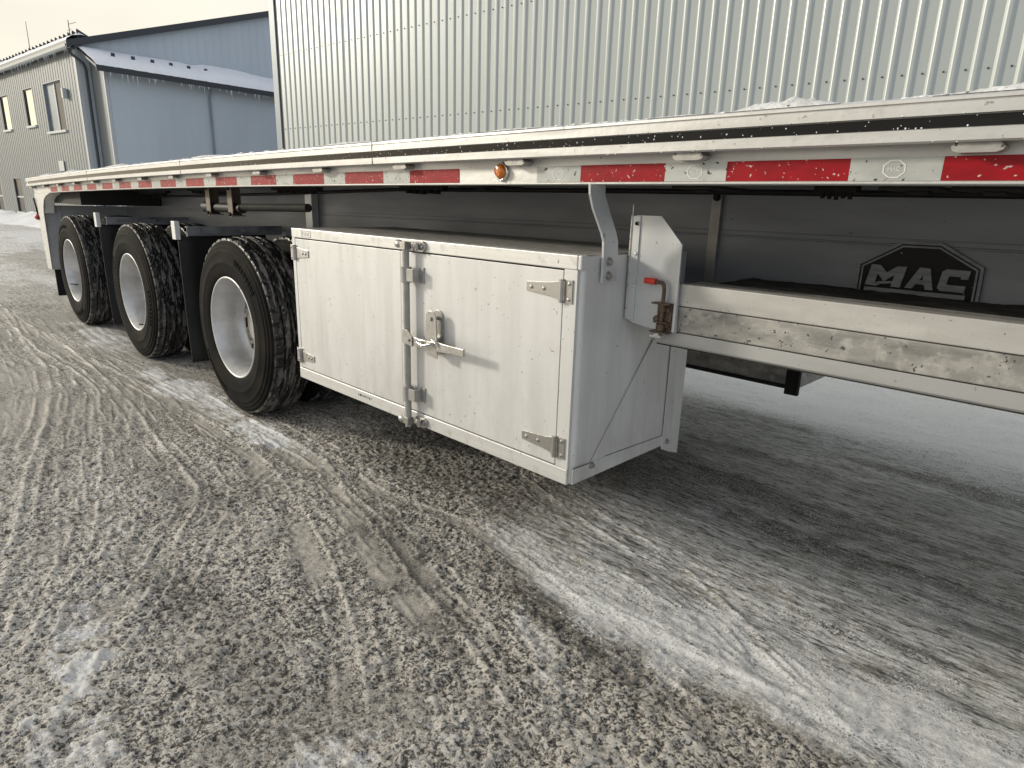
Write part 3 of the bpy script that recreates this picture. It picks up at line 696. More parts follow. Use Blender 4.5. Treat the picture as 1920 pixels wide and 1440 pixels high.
# spools between the rails
sp = MB(); 
sp.prism([(-.040, 1.413), (-.030, 1.409), (.030, 1.409), (.040, 1.413), (.043, 1.419), (.034, 1.4272), (-.038, 1.4272), (-.043, 1.420)], 1, -.040, -.001)
spm = sp.mesh('stake_pocket', 'weathered')
sn_ = MB(); sn_.ball((.0, -.036, 1.4245), .016, 12, (1.6, .7, .32)); sn_.ball((.022, -.037, 1.421), .011, 10, (1.1, .7, .45)); sn_.ball((-.03, -.034, 1.423), .009, 10, (1.3, .8, .5))
snm = sn_.mesh('weld_bead', 'rail_alu')
for k in range(-4, 15):
    x = .108-.6045*k
    if x < XR+.05 or x > XF: continue
    o = bpy.data.objects.new('stake_pocket', spm); COL.objects.link(o); o.parent = T; o.location = (x+3.45, -1.3, dz(x)+.0005)
# crossmembers under the deck
cmm = MB(); cmm.box(-.03, .03, .06, YM-.06, 1.382, 1.388).box(-.003, .003, .06, YM-.06, 1.388, 1.464).box(-.03, .03, .06, YM-.06, 1.464, 1.469)
cme = cmm.mesh('crossmember', 'beam_alu')
x = XR+.25
while x < XF-.1:
    o = bpy.data.objects.new('crossmember', cme); COL.objects.link(o); o.parent = T; o.location = (x+3.45, -1.3, dz(x)); x += .305
# reflective tape
def tape(x0, x1, material, name, stamp=False):
    pr = [(-.0022, 1.3605), (-.0022, 1.4065), (-.0006, 1.4065), (-.0006, 1.3605)]
    sweepm = sweep(MB(), pr, x0, x1, 2)
    o = obj(name, sweepm, material, T)
    if stamp:
        xc = (x0+x1)/2; zc_ = 1.384+dz(xc); m = MB()
        for ro_, ri in ((.0205, .0180),):
            vs = []; n = 8
            for r in (ro_, ri):
                for i in range(n): t = pi/8+i*pi/4; vs.append((xc+r*1.12*cos(t), -.0029, zc_+r*.94*sin(t)))
            m.add(vs, [(i, (i+1) % n, (i+1) % n+n, i+n) for i in range(n)])
        # three letters in the octagon
        for s_, pts in enumerate([[(-.011, -.004), (-.011, .004), (-.008, 0), (-.005, .004), (-.005, -.004)], [(-.003, -.004), (0, .004), (.003, -.004)], [(.011, .004), (.005, .003), (.005, -.003), (.011, -.004)]]):
            for (a, b), (c, d) in zip(pts[:-1], pts[1:]):
                l = sqrt((c-a)**2+(d-b)**2); nx_, nz_ = -(d-b)/l*.0007, (c-a)/l*.0007
                m.add([(xc+a-nx_, -.0029, zc_+b-nz_), (xc+c-nx_, -.0029, zc_+d-nz_), (xc+c+nx_, -.0029, zc_+d+nz_), (xc+a+nx_, -.0029, zc_+b+nz_)], [(0, 1, 2, 3)])
        q = obj('octagon_stamp', m, 'stamp' if 'white' in material else 'red_tape', o)
    return o
PER, RED = .4572, .2832
for k in range(14):
    a = -7.6348+k*PER; tape(a, a+RED, 'red_tape', 'red_reflective_tape')
    if k < 13: tape(a+RED+.0005, a+PER-.0005, 'white_tape', 'white_reflective_tape')
for k in range(0, 9):
    a = -.8638+k*PER; tape(a, a+RED, 'red_tape', 'red_reflective_tape')
    tape(a-(PER-RED)+.0005, a-.0005, 'white_tape', 'white_reflective_tape', stamp=True)
# side marker lamp
def lamp(x):
    zc_ = 1.393+dz(x); m = MB()
    m.lathe_y([(0.001, -.001), (.0300, -.001), (.0300, -.006), (.026, -.010), (.0235, -.010), (.0235, -.004)], 32, True, x, zc_)
    b = obj('marker_lamp', m, 'chrome', T)
    m2 = MB(); m2.lathe_y([(.0228, -.0045), (.0225, -.014), (.0195, -.020), (.014, -.0235), (.007, -.025), (.0005, -.0252)], 32, True, x, zc_+.002)
    obj('lens', m2, 'amber', b)
    obj('lens_ring', MB().lathe_y([(.0130, -.0252), (.0145, -.0262), (.016, -.0236)], 28, True, x, zc_+.002), 'amber', b)
    s = MB()
    for a in (-pi/2, pi/2): s.cyl((x+.0270*cos(a), -.008, zc_+.0270*sin(a)), (x+.0270*cos(a), -.0122, zc_+.0270*sin(a)), .0028, 8)
    obj('lamp_screw', s, 'hardware', b)
lamp(-1.191)

# main beams
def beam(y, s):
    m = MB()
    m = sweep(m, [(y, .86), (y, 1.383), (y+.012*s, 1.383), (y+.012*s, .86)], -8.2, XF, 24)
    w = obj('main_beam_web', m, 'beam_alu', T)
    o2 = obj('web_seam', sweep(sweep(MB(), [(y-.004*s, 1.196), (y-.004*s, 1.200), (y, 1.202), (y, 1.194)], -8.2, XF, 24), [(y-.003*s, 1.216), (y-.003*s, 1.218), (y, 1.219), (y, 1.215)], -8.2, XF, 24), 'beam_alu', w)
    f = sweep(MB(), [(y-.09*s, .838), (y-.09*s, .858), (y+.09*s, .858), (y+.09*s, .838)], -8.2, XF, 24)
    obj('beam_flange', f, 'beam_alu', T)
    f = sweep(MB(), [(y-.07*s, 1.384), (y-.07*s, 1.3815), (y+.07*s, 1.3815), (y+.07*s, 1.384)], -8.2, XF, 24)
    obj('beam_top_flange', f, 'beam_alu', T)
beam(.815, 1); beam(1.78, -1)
obj('web_post', MB().box(-3.93, -3.84, .76, .812, .87, 1.36), 'gate_alu', T, .002)
p = obj('web_post', MB().box(-.866, -.826, .797, .812, 1.02, 1.372), 'bracket_dull', T, .001)
obj('post_bolt', MB().cyl((-.845, .797, 1.335), (-.845, .783, 1.335), .010, 6).cyl((-.845, .797, 1.335), (-.845, .792, 1.335), .015, 14), 'chassis_dark', p)

# MAC emblem on the web
def plate(name, pts, y0, y1, material, parent): return obj(name, MB().prism(pts, 1, y0, y1), material, parent)
cx_ = -.140; octo = [(-.316, 1.135), (-.197, 1.211), (-.088, 1.212), (.030, 1.147), (.034, 1.00), (-.04, .93), (-.23, .93), (-.316, .99)]
def inset(pts, k):
    cx, cz = sum(p[0] for p in pts)/len(pts), sum(p[1] for p in pts)/len(pts)
    o = []; n = len(pts)
    for i in range(n):
        p0, p1, p2 = pts[i-1], pts[i], pts[(i+1) % n]
        def nrm(a, b):
            ex, ez = b[0]-a[0], b[1]-a[1]; l = math.hypot(ex, ez); nx, nz = ez/l, -ex/l
            if (cx-a[0])*nx+(cz-a[1])*nz < 0: nx, nz = -nx, -nz
            return nx, nz
        n1, n2 = nrm(p0, p1), nrm(p1, p2); d = 1+n1[0]*n2[0]+n1[1]*n2[1]
        o.append((p1[0]+k*(n1[0]+n2[0])/d, p1[1]+k*(n1[1]+n2[1])/d))
    return o
def ring(name, a, b, y0, y1, material, parent):
    n = len(a); m = MB()
    vs = [(u, y, w) for y in (y0, y1) for P_ in (a, b) for u, w in P_]
    fs = []
    for i in range(n):
        j = (i+1) % n
        fs += [(i, j, n+j, n+i), (2*n+i, 3*n+i, 3*n+j, 2*n+j), (i, 2*n+i, 2*n+j, j), (n+i, n+j, 3*n+j, 3*n+i)]
    return obj(name, m.add(vs, fs), material, parent)
em = plate('maker_emblem', octo, .803, .814, 'logo_black', T)
ring('emblem_border', octo, inset(octo, .0085), .799, .8028, 'logo_metal', em)
ring('emblem_inner_line', inset(octo, .013), inset(octo, .0185), .800, .8028, 'logo_metal', em)
Z0, Z1 = 1.066, 1.132
def letter(pts_list, x0, x1, dzl=0.):
    m = MB()
    for pts in pts_list: m.prism([(x0+(x1-x0)*(u+.10*w), Z0+dzl+(Z1-Z0)*w) for u, w in pts], 1, .796, .8028)
    return obj('emblem_letter', m, 'logo_metal', em)
letter([[(0, 0), (.24, 0), (.24, 1), (0, 1)], [(.24, 1), (.24, .58), (.46, .22), (.46, .66)], [(.46, .66), (.46, .22), (.68, .58), (.68, 1)], [(.68, 0), (.92, 0), (.92, 1), (.68, 1)]], -.284, -.172, .001)
letter([[(0, 0), (.26, 0), (.34, .22), (.42, .42), (.48, .66), (.48, 1), (.30, 1)], [(.48, .66), (.48, 1), (.66, 1), (.96, 0), (.70, 0), (.62, .22), (.54, .42)], [(.34, .22), (.62, .22), (.54, .42), (.42, .42)]], -.168, -.086, .002)
letter([[(.12, 0), (.90, 0), (.90, .30), (.30, .30), (.26, .36), (.0, .36), (0, .12)], [(0, .36), (.26, .36), (.26, .66), (0, .66)], [(0, .66), (.26, .66), (.30, .70), (.66, .70), (.66, .60), (.90, .60), (.90, 1), (.12, 1), (0, .88)]], -.080, .000, .003)
obj('emblem_swoosh', MB().prism([(-.27, 1.067), (-.245, 1.081), (-.18, 1.087), (-.178, 1.082), (-.235, 1.074), (-.25, 1.066)], 1, .793, .7955), 'logo_metal', em)
obj('emblem_band', MB().prism([(-.285, 1.046), (-.003, 1.048), (-.003, 1.061), (-.285, 1.060)], 1, .797, .8028), 'logo_metal', em)

def spray(mname, z0, z1, col, amt):
    m = MATS[mname]; n = m.node_tree; N = n.nodes; K = n.links.new; b = N['Principled BSDF']
    src = b.inputs['Base Color'].links[0].from_socket
    g = N.new('ShaderNodeNewGeometry'); sx = N.new('ShaderNodeSeparateXYZ'); K(g.outputs['Position'], sx.inputs[0])
    nn = N.new('ShaderNodeTexNoise'); nn.inputs['Scale'].default_value = 9; nn.inputs['Detail'].default_value = 8; nn.inputs['Roughness'].default_value = .7
    mp_ = N.new('ShaderNodeMapping'); mp_.inputs['Scale'].default_value = (1, 1, .35); K(g.outputs['Position'], mp_.inputs[0]); K(mp_.outputs[0], nn.inputs['Vector'])
    r = N.new('ShaderNodeMapRange'); r.inputs[1].default_value = z1; r.inputs[2].default_value = z0; K(sx.outputs['Z'], r.inputs[0])
    a = N.new('ShaderNodeMath'); a.operation = 'MULTIPLY'; K(r.outputs[0], a.inputs[0])
    r2_ = N.new('ShaderNodeMapRange'); r2_.inputs[1].default_value = .42; r2_.inputs[2].default_value = .66; K(nn.outputs['Fac'], r2_.inputs[0]); K(r2_.outputs[0], a.inputs[1])
    a2 = N.new('ShaderNodeMath'); a2.operation = 'MULTIPLY'; a2.inputs[1].default_value = amt; K(a.outputs[0], a2.inputs[0])
    x = N.new('ShaderNodeMixRGB'); K(a2.outputs[0], x.inputs[0]); K(src, x.inputs[1]); x.inputs[2].default_value = (*col, 1); K(x.outputs[0], b.inputs['Base Color'])
spray('box_skin', .40, .85, (.42, .40, .365), .55)
spray('rim_paint', .2, .95, (.30, .28, .25), .45)
# ---- toolbox
BX0, BX1, BY0, BY1, BZ0, BZ1 = -2.600, -.820, -.030, .570, .410, 1.150
def box_round(x0, x1, y0, y1, z0, z1, r=.022, n=6):
    pts = [(x0, y1), (x0, y0)]
    for i in range(n+1): t = -pi/2+pi/2*i/n; pts.append((x1-r+r*cos(t), y0+r+r*sin(t)))
    pts.append((x1, y1)); return MB().prism(pts, 2, z0, z1)
tb = obj('toolbox', box_round(BX0+.004, BX1, BY0+.008, BY1, BZ0+.004, BZ1-.004), 'box_skin', T)
obj('gap_backing', MB().box(-2.576, -.878, BY0+.0065, BY0+.0082, .455, 1.112), 'gap', tb)
obj('top_band', MB().box(BX0, -.834, BY0-.002, BY0+.030, 1.1065, 1.150), 'alu_frame', tb, .003)
obj('top_corner', MB().box(-.8338, -.8195, BY0-.0005, BY0+.030, 1.1065, 1.1505), 'box_skin', tb, .004)
obj('lower_band', MB().box(BX0, -.833, BY0-.002, BY0+.030, .410, .4640), 'alu_frame', tb, .003)
obj('end_post', MB().box(BX0+.001, -2.573, BY0-.001, BY0+.01, .4645, 1.106), 'box_skin', tb, .001)
obj('end_post', MB().box(-.8835, -.8320, BY0-.001, BY0+.0088, .4645, 1.106), 'box_skin', tb, .001)
obj('door', MB().box(-2.5695, -1.7235, BY0-.0005, BY0+.006, .4685, 1.1015), 'box_skin', tb, .0012)
obj('door', MB().box(-1.6705, -.8875, BY0-.0005, BY0+.006, .4685, 1.1015), 'box_skin', tb, .0012)
obj('door_stile', MB().box(-1.7205, -1.6735, BY0-.0015, BY0+.006, .4685, 1.1015), 'box_skin', tb, .0012)
# thin darker sheet standing for the shadows on the top face
obj('top_shade_sheet', MB().box(BX0+.01, BX1-.01, BY0+.032, BY1-.01, 1.1465, 1.1500), 'weathered', tb)
# end details
e = MB().prism([(-.022, .4145), (.566, .4145), (.566, .448), (.515, .448), (.515, .455), (.155, .468), (-.022, .468)], 0, BX1+.0005, BX1+.004)
obj('end_lower_fold', e, 'box_skin', tb, .001)
e = MB().prism([(.063, .4685), (.150, .4685), (.505, .4555), (.505, .845), (.391, .845)], 0, BX1+.0005, BX1+.0034)
obj('end_gusset', e, 'box_skin', tb, .0008)
ln = MB()
for (a, b), (c, d) in [((.063, .466), (.391, .846)), ((.152, .4695), (.512, .4565)), ((.5125, .4565), (.5125, .86)), ((-.022, .470), (.063, .467))]:
    l = math.hypot(c-a, d-b); ny, nz_ = -(d-b)/l*.0013, (c-a)/l*.0013
    ln.add([(BX1+.0042, a-ny, b-nz_), (BX1+.0042, c-ny, d-nz_), (BX1+.0042, c+ny, d+nz_), (BX1+.0042, a+ny, b+nz_)], [(0, 1, 2, 3)])
obj('fold_seam', ln, 'gap', tb)
fl = MB().prism([(.516, .40), (.572, .375), (.572, .93), (.516, .93)], 0, BX1+.0005, BX1+.006)
obj('rear_flange', fl, 'box_skin', tb, .001)
obj('rear_flange', MB().prism([(.573, .375), (.640, .352), (.640, .92), (.573, .92)], 0, BX1-.02, BX1+.003), 'box_skin', tb, .001)
bl = MB()
for (y, z) in ((.076, .457), (.545, .425)): bl.cyl((BX1+.0, y, z), (BX1+.014, y, z), .0085, 6).cyl((BX1+.0, y, z), (BX1+.0065, y, z), .012, 16)
obj('end_bolt', bl, 'hardware', tb)
# hinges
def hinge(x, z, s, long):
    """s=+1: barrel on the right"""
    L_ = .150 if long else .125
    m = MB(); x0 = x
    leaf = [(x0-s*.012, z-.028), (x0-s*.012, z+.028), (x0-s*(.05), z+.022), (x0-s*L_, z+.015), (x0-s*L_, z-.015), (x0-s*.05, z-.022)]
    m.prism(leaf, 1, BY0-.0050, BY0-.0008)
    m.box(min(x0+s*.012, x0+s*.040), max(x0+s*.012, x0+s*.040), BY0-.0055, BY0-.0018, z-.036, z+.036)
    h = obj('hinge', m, 'hardware', tb, .0008)
    k = MB().cyl((x0, BY0-.008, z-.036), (x0, BY0-.008, z+.036), .0085, 12); k.box(x0-.013, x0+.013, BY0-.010, BY0-.0028, z-.030, z+.030)
    obj_b = k
    for px, pz in ((x0-s*.075, z), (x0-s*(L_-.022), z), (x0+s*.028, z+.024), (x0+s*.028, z-.024)):
        k.lathe_y([(.0001, BY0-.0095), (.0045, BY0-.009), (.0062, BY0-.0065), (.0075, BY0-.005)], 12, True, px, pz)
    # barrel and rivets stay one metal piece with the hinge
    me = obj_b.mesh('hinge_barrel', 'hardware'); me.transform(Matrix.Translation(-WL[T.name]))
    bm = bmesh.new(); bm.from_mesh(h.data); bm.from_mesh(me); bm.to_mesh(h.data); bm.free()
for z in (1.040, .533):
    hinge(-.8855, z, 1, True); hinge(-2.5700, z-.004, -1, False)
# lock rod
YR = BY0-.030; XRD = -1.647
rod = MB().cyl((XRD, YR, .405), (XRD, YR, 1.142), .0135, 20)
obj('lock_rod', rod, 'bracket_dull', tb)
for z in (1.020, .547):
    m = MB(); m.cyl((XRD, YR, z-.024), (XRD, YR, z+.024), .0200, 20); m.cyl((XRD, YR, z-.030), (XRD, YR, z-.024), .0225, 20); m.cyl((XRD, YR, z+.024), (XRD, YR, z+.029), .0215, 20)
    m.box(XRD+.010, XRD+.058, YR-.012, YR-.006, z-.024, z+.024); m.box(XRD+.052, XRD+.058, YR-.006, BY0-.004, z-.024, z+.024)
    m.box(XRD+.052, XRD+.078, BY0-.006, BY0-.0008, z-.030, z+.030); m.cyl((XRD+.066, BY0-.006, z), (XRD+.066, BY0-.010, z), .006, 10)
    m.box(XRD-.034, XRD-.010, BY0-.006, BY0-.0018, z-.026, z+.026); m.box(XRD-.020, XRD-.014, YR, BY0-.002, z-.02, z+.02)
    obj('rod_guide', m, 'bracket_dull', tb, .0012)
for z, s in ((1.128, 1), (.432, -1)):
    m = MB()
    m.ball((XRD-.040, YR-.002, z+.004*s), .019, 12, (1.25, .75, .85)); m.cyl((XRD-.05, YR, z), (XRD+.01, YR, z+.006*s), .010, 10)
    m.box(XRD-.016, XRD+.016, YR-.016, YR+.014, z-.014, z+.014)
    m.prism([(XRD+.022, z-.016), (XRD+.030, z-.022), (XRD+.080, z-.020), (XRD+.092, z-.010), (XRD+.092, z+.010), (XRD+.080, z+.020), (XRD+.030, z+.020), (XRD+.022, z+.014)], 1, BY0-.012, BY0-.0025)
    m.cyl((XRD+.034, BY0-.014, z), (XRD+.062, BY0-.026, z), .011, 12); m.cyl((XRD+.062, BY0-.024, z-.014), (XRD+.062, BY0-.024, z+.014), .008, 10)
    m.cyl((XRD+.078, BY0-.012, z), (XRD+.078, BY0-.018, z), .007, 12)
    obj('cam_keeper', m, 'hardware', tb, .001)
# handle and hasp
m = MB(); m.prism([(XRD-.004, .812), (XRD+.026, .810), (XRD+.056, .788), (XRD+.056, .748), (XRD-.004, .756)], 1, YR-.020, YR-.014); m.cyl((XRD+.036, YR-.014, .772), (XRD+.036, YR-.025, .772), .0065, 12)
m.box(XRD-.006, XRD+.02, YR-.014, YR+.0, .760, .805)
obj('handle_hub', m, 'hardware', tb, .0012)
m = MB()
def bar(m, P_, Q_, zt, zb, th=.006):
    (x0, y0), (x1, y1) = P_, Q_
    m.add([(x0, y0, zb[0]), (x1, y1, zb[1]), (x1, y1+th, zb[1]), (x0, y0+th, zb[0]), (x0, y0, zt[0]), (x1, y1, zt[1]), (x1, y1+th, zt[1]), (x0, y0+th, zt[0])],
          [(0, 3, 2, 1), (4, 5, 6, 7), (0, 1, 5, 4), (1, 2, 6, 5), (2, 3, 7, 6), (3, 0, 4, 7)])
bar(m, (-1.605, YR-.013), (-1.515, YR-.022), (.786, .788), (.752, .756))
bar(m, (-1.515, YR-.022), (-1.440, YR-.024), (.788, .790), (.756, .758))
bar(m, (-1.440, YR-.024), (-1.345, YR-.034), (.792, .795), (.757, .766), .009)
bar(m, (-1.345, YR-.034), (-1.268, YR-.040), (.795, .797), (.766, .770), .009)
obj('latch_handle', m, 'hardware', tb, .0015)
m = MB()
for yy in (BY0-.040, BY0-.0062):
    pts = [(-1.520, .780), (-1.516, .860)]+[(-1.486+.030*cos(pi-t*pi/8), .872+.030*sin(pi-t*pi/8)) for t in range(9)]+[(-1.450, .780)]
    m.prism(pts, 1, yy, yy+.005)
m.box(-1.512, -1.462, BY0-.035, BY0-.006, .79, .80); m.cyl((-1.486, BY0-.046, .872), (-1.486, BY0-.001, .872), .008, 14)
m.prism([(-1.500, .735), (-1.438, .728), (-1.436, .784), (-1.500, .784)], 1, BY0-.050, BY0-.046)
m.box(-1.500, -1.440, BY0-.046, BY0-.001, .742, .746)
obj('latch_hasp', m, 'hardware', tb, .0012)
m = MB(); m.tube([(-1.545, YR-.034, .779), (-1.52, YR-.040, .790), (-1.485, YR-.040, .792), (-1.455, YR-.036, .784), (-1.50, YR-.040, .772), (-1.545, YR-.034, .779)], .0045, 8)
m.tube([(-1.455, YR-.030, .800), (-1.43, YR-.034, .792), (-1.425, YR-.030, .78)], .004, 8)
obj('safety_clip', m, 'chrome', tb)
# small stamped plate on the top band, worn print on the lower band
st_ = MB(); x0, x1, z0, z1 = -2.500, -2.415, 1.113, 1.142
for a in ((x0, x1, z0, z0+.002), (x0, x1, z1-.002, z1), (x0, x0+.002, z0, z1), (x1-.002, x1, z0, z1)): st_.box(a[0], a[1], BY0-.0030, BY0-.0021, a[2], a[3])
for i in range(5):
    xx = x0+.010+i*.014; st_.box(xx, xx+.002, BY0-.0030, BY0-.0021, z0+.007, z1-.007)
    if i % 2: st_.box(xx, xx+.009, BY0-.0030, BY0-.0021, z0+.007, z0+.009)
    else: st_.box(xx, xx+.008, BY0-.0030, BY0-.0021, z1-.009, z1-.007)
obj('stamped_plate', st_, 'weathered', tb)
st_ = MB()
for i in range(9):
    xx = -2.06+i*.0125; st_.box(xx, xx+.0015, BY0-.0030, BY0-.0021, .436, .436+random.choice([.008, .010, .006]))
    st_.box(xx, xx+random.choice([.004, .007]), BY0-.0030, BY0-.0021, .436+random.choice([0, .004, .008]), .4375+random.choice([.008, .009]))
obj('worn_print', st_, 'gap', tb)
# hanging strap between rail and box
pr = [(-.029, .042, 1.352), (-.026, .045, 1.325), (-.008, .068, 1.285), (.040, .112, 1.215), (.052, .124, 1.190), (.055, .128, 1.150), (.055, .130, 1.066)]
m = MB(); vs = []
for (a, b, z) in pr: vs += [(-.812, a, z), (-.812, b, z), (-.804, b, z), (-.804, a, z)]
fs = [(0, 1, 2, 3), tuple(range(len(vs)-1, len(vs)-5, -1))]
for i in range(len(pr)-1): fs += [(i*4+j, (i+1)*4+j, (i+1)*4+(j+1) % 4, i*4+(j+1) % 4) for j in range(4)]
m.add(vs, fs); sb = obj('hanger_strap', m, 'gate_alu', T, .001)
m = MB()
for z in (1.129, 1.086): m.cyl((-.804, .083, z), (-.794, .083, z), .010, 6).cyl((-.804, .083, z), (-.800, .083, z), .014, 16)
obj('strap_bolt', m, 'hardware', sb)
# far side toolbox
fb = obj('toolbox', MB().box(-2.60, -.80, 1.800, 2.62, .405, 1.15), 'weathered', T, .004)
obj('rear_flange', MB().box(-.862, -.795, 1.770, 1.798, .370, 1.10), 'chassis_dark', fb)
obj('rear_flange', MB().box(-2.60, -.865, 1.780, 1.798, .395, .412), 'chassis_dark', fb)

# ---- dunnage rack
RY = .220
rk = obj('dunnage_rack', MB().box(-.640, XF-1.2, RY, RY+.05, 1.003, 1.0705), 'rack_alu', T, .003)
obj('lower_bar', MB().box(-.642, XF-1.2, RY+.001, RY+.05, .922, 1.0005), 'weathered', rk, .003)
obj('bottom_ledge', MB().prism([(RY+.012, .874), (RY+.006, .880), (RY+.006, .918), (RY+.030, .921), (.90, .921), (.90, .905), (RY+.06, .900), (RY+.06, .874)], 0, -.705, XF-1.2), 'rack_lower', rk, .001)
obj('ledge_lip', MB().box(-.705, XF-1.2, RY+.013, RY+.018, .870, .8738), 'gap', rk)
obj('top_plate', MB().box(-.640, XF-1.2, RY+.052, RY+.135, 1.060, 1.0675), 'weathered', rk, .001)
# heap of grime lying in the tray
P = []
xs_ = np.arange(-.66, 1.6, .012)
for x in xs_:
    row = []
    for j in range(15):
        y = RY+.125+j*(.812-RY-.125)/14
        hh = 1.050+.006*float(fbm(np.array([x]), np.array([y]), .04, 7)[0])+.010*float(fbm(np.array([x]), np.array([y]), .3, 8)[0])
        row.append((x, y, hh if 0 < j < 14 else hh-.01))
    P.append(row)
q = obj('tray_grime', MB().grid(P, True), 'grime', rk)
obj('tray_floor', MB().box(-.65, XF-1.2, RY+.06, .81, .925, 1.03), 'chassis_dark', rk)
# gate plate with hinge and rusty latch
gt = obj('rack_gate', MB().prism([(-.802, .938), (-.786, .930), (-.722, .922), (-.625, .921), (-.634, 1.192), (-.708, 1.2685), (-.800, 1.2685)], 1, RY-.014, RY-.006), 'gate_alu', T, .001)
m = MB().box(-.808, -.781, RY-.0185, RY-.0142, .940, 1.266); 
for z in (.958, 1.05, 1.15, 1.245): m.lathe_y([(.0001, RY-.0225), (.0045, RY-.022), (.006, RY-.0185)], 10, True, -.788, z)
obj('gate_hinge', m, 'gate_alu', gt, .0008)
m = MB()
for k in range(9): m.cyl((-.8115, RY-.016, .942+k*.0362), (-.8115, RY-.016, .942+k*.0362+.0345), .0055, 12)
m.cyl((-.8115, RY-.016, 1.262), (-.8115, RY-.016, 1.300), .0022, 8)
obj('hinge_pin', m, 'hardware', gt)
obj('gate_fold', MB().box(-.634, -.626, RY-.0215, RY-.0142, .922, 1.19), 'gate_alu', gt)
obj('fixing_bolt', MB().cyl((-.791, RY-.018, 1.243), (-.791, RY-.024, 1.243), .006, 8), 'chassis_dark', gt)
lt = MB(); yl = RY-.034
lt.tube([(-.700, yl, 1.072), (-.676, yl, 1.072), (-.668, yl, 1.066), (-.665, yl, 1.05), (-.668, yl, .915)], .0062, 10)
lt.box(-.690, -.640, RY-.022, RY-.0145, .925, 1.010); lt.cyl((-.668, yl, .925), (-.668, yl, .945), .013, 12); lt.cyl((-.668, yl, .985), (-.668, yl, 1.010), .013, 12)
lt.box(-.690, -.645, yl-.010, RY-.02, .948, .953); lt.box(-.700, -.640, yl-.012, RY-.02, 1.006, 1.011); lt.box(-.700, -.636, yl-.012, RY-.014, .917, .922)
lt.cyl((-.650, RY-.02, .942), (-.650, RY-.03, .942), .008, 8); lt.cyl((-.650, RY-.02, .99), (-.650, RY-.03, .99), .008, 8); lt.ball((-.682, yl-.004, .96), .011, 10)
l_ = obj('gate_latch', lt, 'rust', gt, .0008)
obj('red_grip', MB().cyl((-.735, yl, 1.073), (-.697, yl, 1.073), .0100, 14), 'red_grip', gt, .001)
obj('latch_foot', MB().cyl((-.684, yl, .905), (-.668, yl, .915), .010, 10).box(-.70, -.66, yl-.008, yl+.012, .902, .908), 'gate_alu', gt)

# ---- wheels
def tyre_mesh():
    R0 = .526; wd = .280; n = 200
    prof = []   # (r, y, tread?)
    side = [(.292, .030), (.300, .020), (.312, .012), (.330, .006), (.352, .002), (.380, .000), (.383, -.0012), (.389, -.0012), (.392, .000), (.415, .002), (.445, .006), (.448, .0055), (.453, .006), (.456, .009), (.468, .012), (.471, .0115), (.476, .0125), (.479, .016), (.490, .020), (.493, .0200), (.498, .0215), (.501, .026), (.510, .031)]
    tread = []
    y = .034
    ribs = [(.034, .078, 1), (.078, .087, 0), (.087, .124, 1), (.124, .133, 0), (.133, .147, 1), (.147, .156, 0), (.156, .193, 1), (.193, .202, 0), (.202, .246, 1)]
    for a, b, up in ribs:
        m_ = 5 if up else 2
        for i in range(m_):
            t = (i+.5)/m_ if not up else i/(m_-1)
            yy = a+(b-a)*t if up else a+(b-a)*(.25+.5*i)
            c = ((yy-.14)/.106); r = R0+.006-.010*c*c-(0 if up else .012)
            tread.append((r, yy, up))
    pr = [(r, y, -1) for r, y in side]+tread+[(r, .28-y, -1) for r, y in side[::-1]]
    pr.append((.280, .23, -1)); pr.append((.280, .05, -1))
    me_v = []; rng = np.random.RandomState(3)
    th = np.arange(n)*2*pi/n
    nzs = rng.rand(n)
    for k, (r, y, up) in enumerate(pr):
        for i in range(n):
            rr = r
            if up == 1:
                c = abs(y-.14)/.106
                ph = (i+int(14*y/.28*3)) % 7
                if (c > .62 and i % 5 in (0,)) : rr -= .009
                elif c <= .62 and ph == 0: rr -= .005
                rr += .0022*(rng.rand()-.5)
            elif up == 0: rr += .007*(rng.rand() < .32)
            me_v.append((rr*cos(th[i]), y, rr*sin(th[i])))
    m = len(pr); m1 = MB(); sidef = []; treadf = []
    for k in range(m):
        k2 = (k+1) % m
        up = pr[k][2] >= 0 and pr[k2][2] >= 0
        for i in range(n):
            f = (k*n+i, k*n+(i+1) % n, k2*n+(i+1) % n, k2*n+i); (treadf if up or (pr[k][2] >= 0) != (pr[k2][2] >= 0) else sidef).append(f)
    nb = len(me_v); rg2 = np.random.RandomState(8)
    for c0, cnt in ((.9, 9), (3.9, 11)):
        for q in range(cnt):
            t = c0+q*.075; w_ = .045; kind_ = rg2.randint(3)
            bars = [(0, .012)]+([(w_-.012, w_)] if kind_ != 1 else [])
            boxes = [(a, b, .408, .438) for a, b in bars]+[(0, w_, .4335, .438)]+([(0, w_, .421, .425)] if kind_ else [])
            for a, b, r0, r1 in boxes:
                o_ = len(me_v)
                for yy in (-.0012, .0030):
                    for tt_, rr_ in ((t+a, r0), (t+b, r0), (t+b, r1), (t+a, r1)): me_v.append((rr_*cos(tt_), yy+.030*(rr_-.40), rr_*sin(tt_)))
                sidef += [(o_, o_+1, o_+2, o_+3), (o_, o_+4, o_+5, o_+1), (o_+1, o_+5, o_+6, o_+2), (o_+2, o_+6, o_+7, o_+3), (o_+3, o_+7, o_+4, o_)]
    me = bpy.data.meshes.new('tyre'); me.from_pydata(me_v, [], sidef+treadf)
    me.materials.append(MATS['rubber']); me.materials.append(MATS['tread_rubber'])
    me.polygons.foreach_set('material_index', [0]*len(sidef)+[1]*len(treadf))
    me.polygons.foreach_set('use_smooth', [len(f_) == 4 and max(f_) < nb for f_ in sidef]+[False]*len(treadf))
    bm = bmesh.new(); bm.from_mesh(me); bmesh.ops.recalc_face_normals(bm, faces=bm.faces); bm.to_mesh(me); bm.free(); me.update()
    return me
